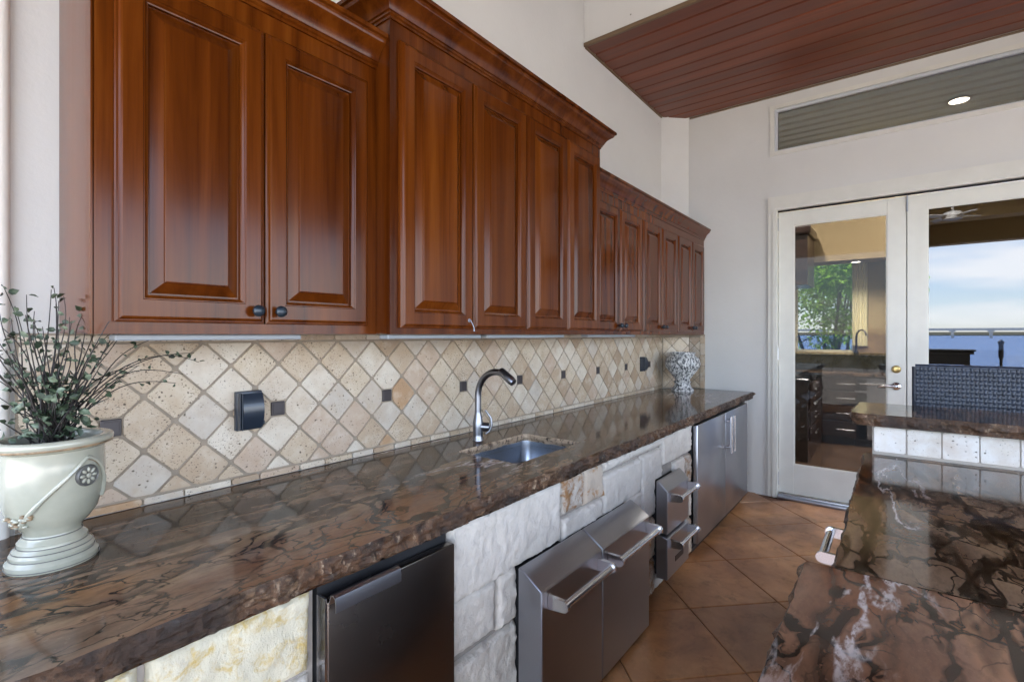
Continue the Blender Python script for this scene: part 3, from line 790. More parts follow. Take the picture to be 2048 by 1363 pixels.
STONES = [(-.5, .29, .66, ZT, 'lime_yellow'), (.302, .612, .652, ZT, 'lime_yellow'), (-.5, .1, .34, .645, 'lime'), (.112, .612, .4, .638, 'lime'), (-.5, .3, .02, .326, 'lime'), (.312, .612, .02, .386, 'lime'),
 (1.064, 1.676, .598, ZT, 'lime'), (1.064, 1.272, .436, .602, 'lime'), (1.286, 1.388, .424, .602, 'lime'), (1.064, 1.388, .17, .41, 'lime'), (1.064, 1.388, .01, .158, 'lime'),
 (1.69, 1.858, .69, ZT, 'lime_rust'), (1.868, 2.03, .684, ZT, 'lime_tan'), (1.69, 2.03, .59, .676, 'lime'),
 (2.042, 2.312, .784, ZT, 'lime'), (2.322, 2.742, .788, ZT, 'lime'), (2.042, 2.452, .592, .772, 'lime'), (2.466, 2.742, .605, .776, 'lime'),
 (2.756, 3.25, .662, ZT, 'lime'), (2.27, 2.456, .43, .6, 'lime'), (2.466, 2.638, .425, .636, 'lime'), (2.27, 2.638, .20, .412, 'lime_tan'), (2.27, 2.638, .01, .188, 'lime_rust'),
 (2.95, 3.126, .5, .65, 'lime'), (3.136, 3.25, .45, .65, 'lime_rust'), (2.95, 3.126, .25, .488, 'lime'), (3.136, 3.25, .25, .438, 'lime'), (2.95, 3.25, .01, .238, 'lime_tan'),
 (2.64, 2.956, .01, .07, 'lime'),
 (4.612, 4.76, .66, ZT, 'lime'), (4.612, 4.76, .5, .65, 'lime'), (4.612, 4.76, .33, .49, 'lime'), (4.612, 4.76, .17, .32, 'lime'), (4.612, 4.76, .01, .16, 'lime')]
for k, st in enumerate(STONES): stone(*st, seed=k + 1)

# ------------------------------------------------------------------ appliances in the base
def bar_handle_x(parent, x0, x1, yf, z, out=.062, r=.0135, name='handle'):
    """horizontal tube between two flat brackets with rounded ends."""
    h = obj(name, tube([(x0 + .012, yf - out, z), (x1 - .012, yf - out, z)], r, 18), 'chrome', parent)
    for a_ in (x0, x1 - .016):
        pr = [(yf - .001, z - .026), (yf - .001, z + .02)]
        for k in range(9):
            an = R(90 + 22.5 * k); pr.append((yf - out + .019 * math.cos(an) * 1., z + .019 * math.sin(an)))
        obj('bracket', sweep_x(pr, a_, a_ + .016, 35), 'chrome', h)
fr1 = root('undercounter_refrigerator', 'dark steel undercounter refrigerator with a folded lip pull below the granite', 'refrigerator', (.84, -.6, 0))
obj('cabinet_body', box(.632, 1.046, -.735, -.2, .03, .836), 'rubber', fr1)
dd = obj('door', box(.634, 1.044, -.775, -.742, .06, .806, bev=.004, seg=2), 'dark_steel', fr1)
obj('edge_strip', box(.6285, .6335, -.772, -.738, .06, .815), 'chrome', dd)
lip = [(-.775, .8), (-.777, .806), (-.783, .8245), (-.792, .827), (-.801, .823), (-.804, .808), (-.804, .79), (-.8025, .79), (-.8025, .807), (-.799, .8205), (-.792, .8245), (-.7845, .822), (-.779, .806), (-.7765, .8)]
bm = bmesh.new()
obj('lip_pull', sweep_x(lip, .636, .822, 30), 'steel', dd); bm.free()
obj('toe_grille', box(.64, 1.04, -.73, -.70, .03, .058), 'rubber', fr1)

def hood_front(parent, name, x0, x1, yb, yf, zb, zt, drop, mat='steel'):
    pr = [(yb, zb), (yf, zb), (yf, zt - drop), (yb - .012, zt), (yb, zt)]
    bm = bmesh.new()
    a_ = [bm.verts.new((x0, y, z)) for y, z in pr]; b_ = [bm.verts.new((x1, y, z)) for y, z in pr]; n = len(pr)
    for k in range(n): bm.faces.new((a_[k], a_[(k + 1) % n], b_[(k + 1) % n], b_[k]))
    bm.faces.new(a_); bm.faces.new(b_)
    bmesh.ops.bevel(bm, geom=bm.edges[:], offset=.0025, segments=2, affect='EDGES')
    return obj(name, me_from(bm, 35), mat, parent)
acc = root('access_doors', 'pair of stainless access doors with tubular handles set in white stone under the sink', 'access doors', (1.83, -.76, 0))
obj('mounting_frame', box(1.395, 2.265, -.757, -.70, .03, .59), 'rubber', acc)
for k, (a_, b_) in enumerate(((1.374, 1.806), (1.811, 2.284))):
    d_ = hood_front(acc, 'door', a_, b_, -.758, -.857, .022, .607, .058)
    bar_handle_x(d_, a_ + (.035 if k == 0 else .02), b_ - .03, -.857, .508)
drw = root('drawer_unit', 'narrow stainless unit of two stacked drawers set between white stones', 'drawer unit', (2.79, -.75, .08))
obj('housing', box(2.645, 2.945, -.757, -.70, .1, .595), 'rubber', drw)
du = hood_front(drw, 'drawer', 2.622, 2.966, -.758, -.82, .338, .618, .05); bar_handle_x(du, 2.65, 2.95, -.82, .535, .056, .011)
dl = hood_front(drw, 'drawer', 2.622, 2.966, -.758, -.82, .092, .332, .02); bar_handle_x(dl, 2.65, 2.95, -.82, .285, .056, .011)
obj('badge', box(2.74, 2.87, -.8225, -.8195, .155, .185, bev=.001), 'black', dl)
fr2 = root('double_door_refrigerator', 'wide stainless refrigerator with two doors and upright bar handles by the end wall', 'refrigerator', (3.92, -.6, 0))
obj('cabinet_body', box(3.255, 4.598, -.745, -.2, .03, .838), 'rubber', fr2)
for a_, b_ in ((3.258, 3.914), (3.92, 4.592)):
    d_ = obj('door', box(a_, b_, -.782, -.75, .065, .832, bev=.004, seg=2), 'steel', fr2)
    hx = b_ - .035 if a_ < 3.5 else a_ + .035
    h_ = obj('handle', tube([(hx, -.832, .545), (hx, -.832, .815)], .0105, 14), 'chrome', d_)
    for z in (.585, .775): obj('standoff', tube([(hx, -.781, z), (hx, -.832, z)], .008, 10), 'chrome', h_)
obj('toe_kick', box(3.262, 4.595, -.74, -.71, .0, .06), 'black', fr2)

# ------------------------------------------------------------------ planter and shrub
PX, PY = .25, -.28
pt = root('planter', 'cream glazed footed planter with rosette medallion and swag, in front of the tiles', 'planter', (PX, PY, CT))
zb = CT
obj('bowl', lathe([(.030, .068), (.050, .070), (.0535, .082), (.064, .092), (.079, .115), (.0885, .15), (.0925, .185), (.0925, .225), (.0905, .25), (.094, .262), (.088, .262), (.085, .24), (.084, .2)], (PX, PY, zb), 64, 40), 'ceramic', pt)
obj('foot', lathe([(.079, 0), (.0805, .004), (.0805, .014), (.075, .021), (.073, .024), (.0735, .03), (.069, .038), (.062, .044), (.0605, .048), (.061, .054), (.056, .060), (.051, .066), (.05, .0705)], (PX, PY, zb), 64, 30), 'ceramic', pt)
rim = obj('rim', lathe([(.0915, .256), (.101, .262), (.1075, .27), (.1085, .277), (.106, .282), (.0985, .284), (.088, .282), (.085, .272), (.085, .25)], (PX, PY, zb), 64, 50), 'ceramic', pt)
def ring_(r, z, t, name, mat, par):
    pts = [(PX + r * math.cos(2 * math.pi * k / 56), PY + r * math.sin(2 * math.pi * k / 56), zb + z) for k in range(57)]
    bm = bmesh.new(); tube_bm(bm, pts, t, 6, False); obj(name, me_from(bm, 60), mat, par)
ring_(.1048, .266, .0028, 'glaze_band', 'ceramic_brown', rim)
for r, z in ((.0735, .023), (.0695, .037), (.0615, .046), (.0515, .067), (.0805, .0045)): ring_(r, z, .0011, 'glaze_line', 'ceramic_grey', pt)
def bowl_r(z):
    tb = [(.07, .05), (.082, .0535), (.092, .064), (.115, .079), (.15, .0885), (.185, .0925), (.225, .0925), (.25, .0905)]
    for (a_, ra), (b_, rb) in zip(tb, tb[1:]):
        if a_ <= z <= b_: return ra + (rb - ra) * (z - a_) / (b_ - a_)
    return .09
def on_bowl(deg, z, out=0.):
    r = bowl_r(z) + out; return Vector((PX + r * math.cos(R(deg)), PY + r * math.sin(R(deg)), zb + z))
AZ = -62                       # facing of the medallion
for s_ in (1, -1):             # rope arch over the medallion running down into the swag
    pts = []
    for k in range(30):
        t = k / 29; az = AZ + (34 * math.sin(t * math.pi * .5) if s_ > 0 else -80 * t ** 1.15) ; 
        z = .238 - (.1 * t ** 1.6 if s_ > 0 else .135 * t ** 1.25)
        pts.append(on_bowl(az, z, .002))
    obj('rope_swag', tube(pts, [.0042 if k < 20 else .005 for k in range(30)], 8), 'ceramic', pt)
    obj('rope_shadow', tube([p + Vector((0, 0, -.0045)) for p in pts], .0014, 5), 'ceramic_brown', pt)
rnd = random.Random(3); k_ = 0
for i in range(26):
    az = AZ - 62 - rnd.uniform(0, 40); z = .108 + rnd.uniform(-.012, .012) + abs(az - AZ + 92) * .0004
    c_ = on_bowl(az, z, .002)
    bm = bmesh.new(); bmesh.ops.create_icosphere(bm, subdivisions=1, radius=.0062, matrix=Matrix.Translation(c_) @ Matrix.Diagonal((1, 1, .7, 1)))
    obj('swag_leaf', me_from(bm, 80), 'ceramic_brown' if rnd.random() < .55 else 'ceramic', pt)
mc = on_bowl(AZ, .198, .001); mn = Vector((math.cos(R(AZ)), math.sin(R(AZ)), -.02)).normalized(); rot = mn.to_track_quat('Z', 'Y').to_matrix().to_4x4()
def disc(prof, name, mat, par, seg=28, off=(0, 0)):
    me = lathe(prof, (off[0], off[1], 0), seg, 40); me.transform(Matrix.Translation(mc) @ rot); return obj(name, me, mat, par)
md = disc([(.024, -.008), (.024, .002), (.022, .0045), (.0205, .0025), (.002, .002)], 'medallion', 'ceramic_grey', pt)
disc([(.0055, .0), (.0055, .005), (.003, .0065), (.001, .0065)], 'rosette_centre', 'ceramic', md, 14)
for k in range(8):
    me = lathe([(.0042, .001), (.0042, .0045), (.002, .0058), (.0005, .006)], (0, 0, 0), 10, 60)
    me.transform(Matrix.Translation(mc) @ rot @ Matrix.Rotation(R(45 * k), 4, 'Z') @ Matrix.Translation((.0132, 0, 0)) @ Matrix.Diagonal((1.45, .85, 1, 1)))
    obj('rosette_petal', me, 'ceramic', md)
bm = bmesh.new(); bmesh.ops.create_circle(bm, cap_ends=True, radius=.0855, segments=40, matrix=Matrix.Translation((PX, PY, zb + .262)))
bmesh.ops.subdivide_edges(bm, edges=bm.edges[:], cuts=2)
obj('soil', lathe([(.085, .245), (.085, .258), (.06, .264), (.03, .267), (.001, .268)], (PX, PY, zb), 40, 60), 'soil', pt); bm.free()

shr = root('artificial_shrub', 'wispy grey-green artificial shrub with long arching stems growing from the cream planter', 'plant', (PX, PY, zb + .265))
rnd = random.Random(21); leaves = []
def stem_path(a, b, sag, n=12):
    a, b = Vector(a), Vector(b); pts = []
    side = Vector((rnd.uniform(-1, 1), rnd.uniform(-1, 1), 0)) * .012
    for k in range(n + 1):
        t = k / n; p = a.lerp(b, t); p.z += sag * math.sin(math.pi * t ** .9) ; p += side * math.sin(t * 5 + 1)
        pts.append(p)
    return pts
ends = []
for tx, ty, tz, sg in ((.60, -.10, 1.36, .07), (.56, -.14, 1.30, .08), (.48, -.12, 1.40, .05), (.62, -.07, 1.33, .10), (.44, -.16, 1.33, .05), (.52, -.2, 1.28, .06), (.40, -.10, 1.42, .03), (.36, -.14, 1.46, .02)):
    ends.append(((tx, ty, tz), sg))
for k in range(52):
    az = rnd.uniform(0, 2 * math.pi); sp_ = rnd.uniform(.02, .19); hh = rnd.uniform(.10, .36) * (1 - sp_ * 1.1)
    e = (PX + sp_ * math.cos(az), PY + sp_ * math.sin(az) * .8 + .02, zb + .27 + hh)
    ends.append((e, rnd.uniform(.0, .04)))
ends += [((PX + .015, PY + .1, 1.53), .0), ((PX + .03, PY + .13, 1.50), .0), ((PX - .08, PY + .02, 1.52), .02), ((PX - .03, PY + .05, 1.45), .01)]
for e, sg in ends:
    az = rnd.uniform(0, 2 * math.pi); r0 = rnd.uniform(0, .03)
    a_ = (PX + r0 * math.cos(az), PY + r0 * math.sin(az), zb + .262)
    pts = stem_path(a_, e, sg)
    obj('stem', tube(pts, [.0019 - .0011 * k / 12 for k in range(13)], 5), 'stem', shr)
    lng = (Vector(e) - Vector(a_)).length
    nl = rnd.randint(2, 7) if lng < .32 else rnd.randint(4, 10)
    for j in range(nl):
        t = 1 - rnd.random() ** 1.4 * .75; i0 = min(11, int(t * 12)); p = pts[i0].lerp(pts[i0 + 1], t * 12 - i0)
        leaves.append((p, rnd.uniform(.006, .0135)))
for j in range(210):           # dense low tuft
    az = rnd.uniform(0, 2 * math.pi); r0 = abs(rnd.gauss(0, .035)); leaves.append((Vector((PX + r0 * math.cos(az), PY + r0 * math.sin(az), zb + .275 + rnd.random() ** 1.5 * .14)), rnd.uniform(.008, .016)))
bm = bmesh.new()
for p, s_ in leaves:
    d = Vector((rnd.uniform(-1, 1), rnd.uniform(-1, 1), rnd.uniform(-.4, 1))).normalized(); sd_ = d.orthogonal().normalized(); sd_ = Matrix.Rotation(rnd.uniform(0, 6.28), 3, d) @ sd_
    up_ = d.cross(sd_) * s_ * .25; p = p + d * .003
    L_ = [p, p + d * s_ * .45 + sd_ * s_ * .5 + up_, p + d * s_ * 1.05 + sd_ * s_ * .52 + up_, p + d * s_ * 1.65 - up_ * .6, p + d * s_ * 1.05 - sd_ * s_ * .52 + up_, p + d * s_ * .45 - sd_ * s_ * .5 + up_]
    v = [bm.verts.new(x) for x in L_]; m_ = bm.verts.new(p + d * s_ * .8)
    for k in range(6): bm.faces.new((v[k], v[(k + 1) % 6], m_))
me = bpy.data.meshes.new('foliage'); bm.to_mesh(me); bm.free()
for p_ in me.polygons: p_.use_smooth = True
obj('foliage', me, 'leaf', shr, kind='stuff')

# ------------------------------------------------------------------ urn in the corner
ux, uy = 4.55, -.24
urn = root('urn', 'squat black and white distressed urn standing in the tiled corner', 'urn', (ux, uy, CT))
def flute(r, h, t): return r * (1 + .035 * math.cos(18 * t)) if .12 < h < .27 else r
obj('bowl', lathe([(.062, .095), (.072, .118), (.079, .13), (.11, .17), (.142, .215), (.152, .25), (.152, .27), (.14, .3), (.11, .32), (.104, .33), (.112, .342), (.112, .352), (.098, .354), (.09, .33), (.085, .26)], (ux, uy, CT), 90, 50, mod=flute), 'urn', urn)
obj('pedestal', lathe([(.099, 0), (.1, .012), (.088, .022), (.075, .04), (.066, .066), (.066, .07), (.074, .078), (.075, .088), (.064, .096)], (ux, uy, CT), 60, 40), 'urn', urn)

# ------------------------------------------------------------------ island with raised bar
isl = root('island', 'granite topped island with raised bar facing the long counter', 'island', (1.7, -2.3, 0))
IY = -1.655
obj('base_cabinet', box(.6, 2.66, -3.3, IY - .07, 0, CT - .062), 'lime_dark', isl)
def half_slab(x0, x1, ye, name, mat, seed):
    e1 = jag(Vector((x1, ye)), Vector((x0, ye)), .012, .006, seed, Vector((0, 1)))
    e0 = jag(Vector((x0, ye)), Vector((x0, -3.3)), .02, .002, seed, Vector((-1, 0)))
    sl = obj(name, slab_top(e1 + e0[1:] + [Vector((x1, -3.3))], [], CT, CT - .058), mat, isl)
    obj('chiselled_edge', edge_strip(e1, [Vector((-v.x, -v.y)) if v.y < 0 else v for v in outward(e1)], CT, .058, seed, .007), 'chisel', sl)
half_slab(1.305, 2.648, IY - .034, 'granite_slab', 'granite', 5.)
half_slab(.45, 1.3015, IY + .018, 'granite_slab', 'granite_rust', 8.)
dfr = obj('drawer', box(1.66, 2.05, IY - .0699, IY - .05, .55, .825, bev=.004, seg=2), 'steel', isl)
hb_ = obj('handle', tube([(1.738, -1.622, .755), (1.972, -1.622, .755)], .0125, 18), 'chrome', dfr)
for a_ in (1.728, 1.966):
    pr = [(IY - .049, .738), (IY - .049, .768)]
    for k in range(9): an = R(90 - 22.5 * k); pr.append((-1.622 + .017 * math.cos(an), .755 + .0165 * math.sin(an)))
    obj('bracket', sweep_x(pr, a_, a_ + .014, 35), 'chrome', hb_)
bar = root('raised_bar', 'raised bar ledge of rough edged granite on a course of pale tiles behind the island', 'bar', (2.85, -2.4, 0))
obj('bar_wall', box(2.662, 2.92, -3.3, -1.712, 0, 1.024), 'lime', bar)
obj('grout', box(2.653, 2.6615, -3.3, -1.7125, CT + .001, 1.026), 'pale_grout', bar)
rnd = random.Random(9); y = -1.716
OB = Vector((2.657, 0, 0)); DB = Vector((0, -1, 0)); NBx = Vector((-1, 0, 0))
while y > -3.25:
    w_ = .112; obj('tile', tile_mesh([(-y + .002, CT + .012), (-y + w_ - .002, CT + .012), (-y + w_ - .002, 1.022), (-y + .002, 1.022)], OB, DB, NBx, rnd, .011, .004), 'white_tile', bar); y -= w_
e_l = jag(Vector((2.585, -3.3)), Vector((2.60, -1.66)), .012, .012, 4., Vector((-1, 0)))
e_c = [Vector((2.62, -1.643)), Vector((2.66, -1.637))]
e_e = jag(Vector((2.69, -1.636)), Vector((3.03, -1.65)), .012, .005, 6., Vector((0, 1)))
allp = e_l + e_c + e_e
bt = obj('granite_slab', slab_top(allp + [Vector((3.045, -3.3))], [], 1.08, 1.03), 'granite', bar)
ow = [-v for v in outward(allp)]
obj('chiselled_edge', edge_strip(allp, ow, 1.08, .05, 12., .008), 'chisel', bt)

# ------------------------------------------------------------------ woven bar chair
ch = root('wicker_chair', 'dark blue-black woven bar chair pushed up behind the raised bar', 'chair', (3.42, -2.22, 0))
def weave(y0, y1, z0, z1, xc, bulge, cy, cz):
    bm = bmesh.new(); ny, nz = int((y0 - y1) / cy), int((z1 - z0) / cz)
    for i in range(ny):
        for j in range(nz):
            up = (i + j) % 2; a_, b_ = y0 - cy * i, y0 - cy * (i + 1); c_, d_ = z0 + cz * j, z0 + cz * (j + 1)
            hw, hz = (.32, .62) if up else (.55, .34); yc, zc = (a_ + b_) / 2, (c_ + d_) / 2
            g = {}
            for p_ in range(4):
                for r_ in range(4):
                    u, v = p_ / 3 * 2 - 1, r_ / 3 * 2 - 1
                    yy, z_ = yc + u * hw * cy, zc + v * hz * cz
                    t = (yy - y1) / (y0 - y1) * 2 - 1
                    xx = xc + bulge * t * t - .004 * (1 - .5 * u * u - (v * v if up else .4 * v * v)) - (.0015 if up else 0)
                    g[p_, r_] = bm.verts.new((xx, yy, z_))
            for p_ in range(3):
                for r_ in range(3): bm.faces.new((g[p_, r_], g[p_ + 1, r_], g[p_ + 1, r_ + 1], g[p_, r_ + 1]))
    return me_from(bm, 60)
CY0, CY1 = -1.868, -2.60
back = obj('backrest', box(3.206, 3.235, CY1, CY0, .60, 1.25, bev=.008, seg=2), 'wicker', ch)
obj('weave', weave(CY0, CY1, .62, 1.256, 3.203, .0, .0155, .0205), 'wicker', back, kind='stuff')
obj('top_rail', tube([(3.218, CY0, 1.256), (3.218, CY1, 1.256)], .013, 10), 'wicker', ch)
for y_ in (CY0, CY1): obj('side_rail', tube([(3.218, y_, .6), (3.218, y_, 1.256)], .013, 10), 'wicker', ch)
obj('seat', box(3.24, 3.68, CY1 + .01, CY0 - .01, .66, .72, bev=.015, seg=2), 'wicker', ch)
for x_ in (3.225, 3.66):
    for y_ in (CY0 - .02, CY1 + .02): obj('leg', box(x_ - .018, x_ + .018, y_ - .018, y_ + .018, 0, .665), 'wicker', ch)

# ------------------------------------------------------------------ french doors and transom
XD = XE + .03                  # face of the door leaves
dfm = root('door_frame', 'white painted casing and metal sill round the pair of glass doors', 'door frame', (XE, -1.85, 0))
obj('casing', holed((DY1 - .058, DY0 + .058, 0, 2.618), [(DY1, DY0, -.1, 2.512)], XE - .022, XE - .0005), 'white_paint', dfm)
obj('casing_bead', holed((DY1 - .02, DY0 + .02, .001, 2.535), [(DY1 + .0, DY0 - .0, -.1, 2.513)], XE - .034, XE - .0225), 'white_paint', dfm)
obj('jamb', holed((DY1 + .001, DY0 - .001, .002, 2.5125), [(DY1 + .014, DY0 - .014, -.1, 2.497)], XE - .03, XE + .139), 'white_paint', dfm)
obj('weatherstrip', box(XE + .004, XE + .028, DY1 + .015, DY0 - .015, 2.485, 2.496), 'rubber', dfm)
obj('sill', box(XE - .05, XE + .13, DY1 + .016, DY0 - .016, -.004, .024, bev=.006, seg=2), 'steel', dfm)
obj('sill_ridge', box(XE - .01, XE + .12, DY1 + .017, DY0 - .017, .0245, .036, bev=.003), 'chrome', dfm)
def leaf(name, label, y0, y1, gy0, gy1, gz0, gz1, z0=.04, z1=2.482):
    o = root(name, label, 'glass door', (XD + .02, (y0 + y1) / 2, z0))
    x0, x1 = XD, XD + .044
    obj('stile', box(x0, x1, gy0, y0, z0, z1, bev=.0015), 'white_paint', o); obj('stile', box(x0, x1, y1, gy1, z0, z1, bev=.0015), 'white_paint', o)
    obj('rail', box(x0 + .0015, x1 - .0015, gy1 - .001, gy0 + .001, gz1, z1, bev=.0015), 'white_paint', o)
    obj('rail', box(x0 + .0015, x1 - .0015, gy1 - .001, gy0 + .001, z0, gz0, bev=.0015), 'white_paint', o)
    obj('pane', box(x0 + .02, x0 + .026, gy1 - .003, gy0 + .003, gz0 - .003, gz1 + .003), 'door_glass', o)
    bd = .008
    obj('glazing_bead', holed((gy1 - .001, gy0 + .001, gz0 - .001, gz1 + .001), [(gy1 + bd, gy0 - bd, gz0 + bd, gz1 - bd)], x0 + .006, x0 + .0195), 'white_paint', o)
    return o
lf = leaf('glass_door', 'white framed glass door with chrome lever and brass deadbolt', -.972, -1.849, -1.088, -1.733, .292, 2.362)
obj('astragal', box(XD + .046, XD + .056, -1.875, -1.83, .04, 2.482), 'white_paint', lf)
rf = leaf('glass_door', 'white framed glass door without handle beside the lever door, behind the woven chair', -1.856, -2.728, -1.975, -2.61, .292, 2.372)
for z in (2.38, 1.25, .16): obj('hinge', tube([(XD - .008, -.966, z - .055), (XD - .008, -.966, z + .055)], .008, 10), 'steel', lf)
obj('flush_bolt', box(XD - .012, XD - .0005, -1.862, -1.85, 2.36, 2.492, bev=.003), 'steel', rf)
db = obj('deadbolt', lathe([(.03, 0), (.03, -.006), (.026, -.012), (.018, -.014), (.016, -.02), (.004, -.021)], (XD, -1.79, 1.148), 24, 35, 'x'), 'brass', lf)
lv = obj('lever_rose', lathe([(.032, 0), (.032, -.006), (.027, -.013), (.012, -.018), (.01, -.045), (.003, -.046)], (XD, -1.79, 1.016), 24, 40, 'x'), 'chrome', lf)
obj('lever', tube([(XD - .042, -1.79, 1.016), (XD - .05, -1.77, 1.02), (XD - .05, -1.735, 1.022), (XD - .046, -1.70, 1.014), (XD - .04, -1.675, 1.006)], [.011, .0105, .009, .008, .006], 12), 'chrome', lv)
tw = root('transom_window', 'long narrow transom window with white frame above the glass doors', 'window', (XE, -1.85, TZ0))
obj('frame', holed((TY1 - .004, TY0 + .004, TZ0 - .004, TZ1 + .004), [(TY1 + .03, TY0 - .03, TZ0 + .03, TZ1 - .03)], XE - .012, XE - .0005), 'white_paint', tw)
obj('sash', holed((TY1 + .002, TY0 - .002, TZ0 + .002, TZ1 - .002), [(TY1 + .052, TY0 - .052, TZ0 + .045, TZ1 - .05)], XE + .012, XE + .06), 'grey_paint', tw)
obj('pane', box(XE + .034, XE + .04, TY1 + .05, TY0 - .05, TZ0 + .043, TZ1 - .048), 'door_glass', tw)

# ------------------------------------------------------------------ the rooms beyond the glass
XI = XE + .142
KX = 7.65                      # kitchen counter front
obj('floor_inside', box(XI, 10.6, -6.4, 1.1, -.028, .0), 'dark_floor', kind='structure')
obj('wall_inside', box(XI, 10.2, .95, 1.1, 0, 4.05), 'inner_wall', kind='structure')
obj('wall_inside', box(XI, 10.4, -6.4, -6.25, 0, 4.05), 'inner_wall', kind='structure')
# window wall of the kitchen
WX = 8.42
obj('wall_kitchen', holed((-2.02, .95, 0, 4.05), [(-1.335, .2, 1.16, 2.5)], WX, WX + .14), 'inner_wall', kind='structure')
obj('wall_divider', box(WX + .14, 10.4, -2.02, -1.9, 0, 4.05), 'inner_wall', kind='structure')
obj('header_beam', box(7.55, 7.95, -2.02, .95, 2.36, 3.05), 'inner_wall', kind='structure')
obj('ceiling_kitchen', box(7.951, WX, -2.02, .95, 2.56, 2.64), 'inner_wall', kind='structure')
obj('wall_lake_header', holed((-6.25, -2.02, 0, 4.05), [(-6.1, -2.05, -.1, 2.79)], 10.02, 10.2), 'inner_wall', kind='structure')  # opening made up so the reflected lake shows as a view
obj('header_beam', box(9.2, 9.5, -6.25, -2.02, 3.02, 3.25), 'inner_wall', kind='structure')
ci = obj('ceiling_inside', box(XI, 10.2, -6.4, 1.1, 4.05, 4.12), 'inner_wall', kind='structure')
M = Mat('grey_green_boards'); M.p(Base_Color=(.62, .68, .70, 1), Roughness=.5); MT['boards'] = M.m
for i in range(16):
    x0 = XI + .02 + i * .2
    bm = bmesh.new(); pr = [(x0 + .012, 4.049), (x0 + .012, 4.03), (x0 + .03, 3.995), (x0 + .13, 4.005), (x0 + .18, 4.035), (x0 + .188, 4.049)]
    a = [bm.verts.new((x, -6.2, z)) for x, z in pr]; b = [bm.verts.new((x, .9, z)) for x, z in pr]
    for k in range(6): bm.faces.new((a[k], a[(k + 1) % 6], b[(k + 1) % 6], b[k]))
    bm.faces.new(a); bm.faces.new(b); obj('board', me_from(bm), 'boards', ci)
def recessed(loc, label, r=.07, power=60, down=True):
    o = root('recessed_light', label, 'light', loc, 'lit ceiling lights')
    obj('trim_ring', lathe([(r + .02, -.004), (r + .02, -.012), (r, -.014), (r, -.004)], loc, 28), 'fan_white', o)
    obj('lens', lathe([(r, -.006), (r * .6, -.009), (.002, -.01)], loc, 28), 'lamp', o)
    ld = bpy.data.lights.new('lamp', 'SPOT'); ld.energy = power; ld.color = (1, .92, .8); ld.spot_size = R(140); ld.spot_blend = .8; ld.shadow_soft_size = r
    l = bpy.data.objects.new('lamp', ld); COL.objects.link(l); l.parent = o; l.location = (0, 0, -.03)
t_ = P(1918, 200, z=3.99); recessed((t_.x, t_.y, 3.992), 'bright round recessed light in the board ceiling seen through the transom', .085, 460)
t_ = P(1713, 524, z=2.62); recessed((7.75, -1.375, 2.36), 'small recessed light above the kitchen window seen through the lever door', .05, 80)
recessed((6.2, -3.2, 4.014), 'unseen fill lamp added over the chair-side half of the inner room', .085, 460)  # lamp added out of view to light the inner room
recessed((6.2, -.6, 4.014), 'added fill lamp, out of view, over the dark kitchen cabinet run', .085, 460)  # another added lamp, fills the kitchen side with light

kb = root('kitchen_cabinet', 'dark brown kitchen base cabinet with four drawers seen through the lever door', 'cabinet', (7.9, -1.2, 0))
obj('carcass', box(KX + .02, 8.3, -1.36, .9, .1, .885), 'dark_wood', kb)
obj('toe_kick', box(KX + .08, 8.3, -1.36, .9, 0, .1), 'black', kb)
ya, yb_ = P(1643, 800, x=KX).y, P(1735, 800, x=KX).y
for z0, z1 in ((.1, .30), (.315, .5), (.515, .69), (.705, .865)):
    d_ = obj('drawer', box(KX, KX + .022, yb_, ya, z0, z1, bev=.006), 'dark_wood', kb)
    m_ = (ya + yb_) / 2 - .02; obj('pull', tube([(KX, m_ + .1, (z0 + z1) / 2), (KX - .03, m_ + .095, (z0 + z1) / 2), (KX - .034, m_, (z0 + z1) / 2), (KX - .03, m_ - .095, (z0 + z1) / 2), (KX, m_ - .1, (z0 + z1) / 2)], .009, 8), 'chrome', d_)
obj('door', box(KX, KX + .022, ya + .015, ya + .35, .1, .865, bev=.006), 'dark_wood', kb)
kc = root('kitchen_counter', 'dark blue granite kitchen counter with raised splash under the bright window', 'countertop', (7.9, -1, .89))
obj('slab', box(KX - .03, 8.32, -2.0, .9, .888, .928, bev=.006), 'granite', kc)
obj('splash', box(8.0, 8.35, -2.0, .9, .929, 1.13, bev=.004), 'blue_granite', kc)
obj('ledge', box(7.97, 8.41, -2.0, .9, 1.131, 1.152, bev=.004), 'blue_granite', kc)
dw = root('dishwasher', 'stainless dishwasher with towel beside the dark kitchen drawers', 'dishwasher', (7.9, -1.68, 0))
obj('door', box(KX, KX + .03, -1.985, -1.375, .1, .87, bev=.006), 'steel', dw); obj('body', box(KX + .031, 8.25, -1.985, -1.375, .0, .87), 'black', dw)
obj('handle', tube([(KX - .03, -1.42, .8), (KX - .03, -1.94, .8)], .011, 10), 'chrome', dw)
tp = root('tan_backsplash', 'tan tiled kitchen splash between window and divider wall', 'backsplash', (8.41, -1.68, 1.155))
for k in range(2): obj('tile', box(8.40, 8.418, -2.01 + .335 * k, -2.01 + .33 * (k + 1), 1.155, 1.5, bev=.003), 'tan_tile', tp)
kf = root('kitchen_faucet', 'small black gooseneck faucet in front of the kitchen window', 'faucet', (8.1, -1.32, 1.152))
fy = P(1712, 700, x=8.1).y
pts = [(8.15, fy, 1.15), (8.15, fy, 1.38)] + [(8.15 - .07 + .07 * math.cos(R(15 * k)), fy - .06 + .06 * math.cos(R(15 * k)), 1.38 + .1 * math.sin(R(15 * k))) for k in range(1, 12)]
obj('spout', tube(pts, .012, 10), 'black', kf); obj('base', lathe([(.028, 0), (.028, .03), (.016, .05)], (8.15, fy, 1.1525), 16), 'black', kf)
cu = root('curtain', 'cream curtain hanging at the edge of the kitchen window', 'curtain', (8.38, -1.38, 1.25))
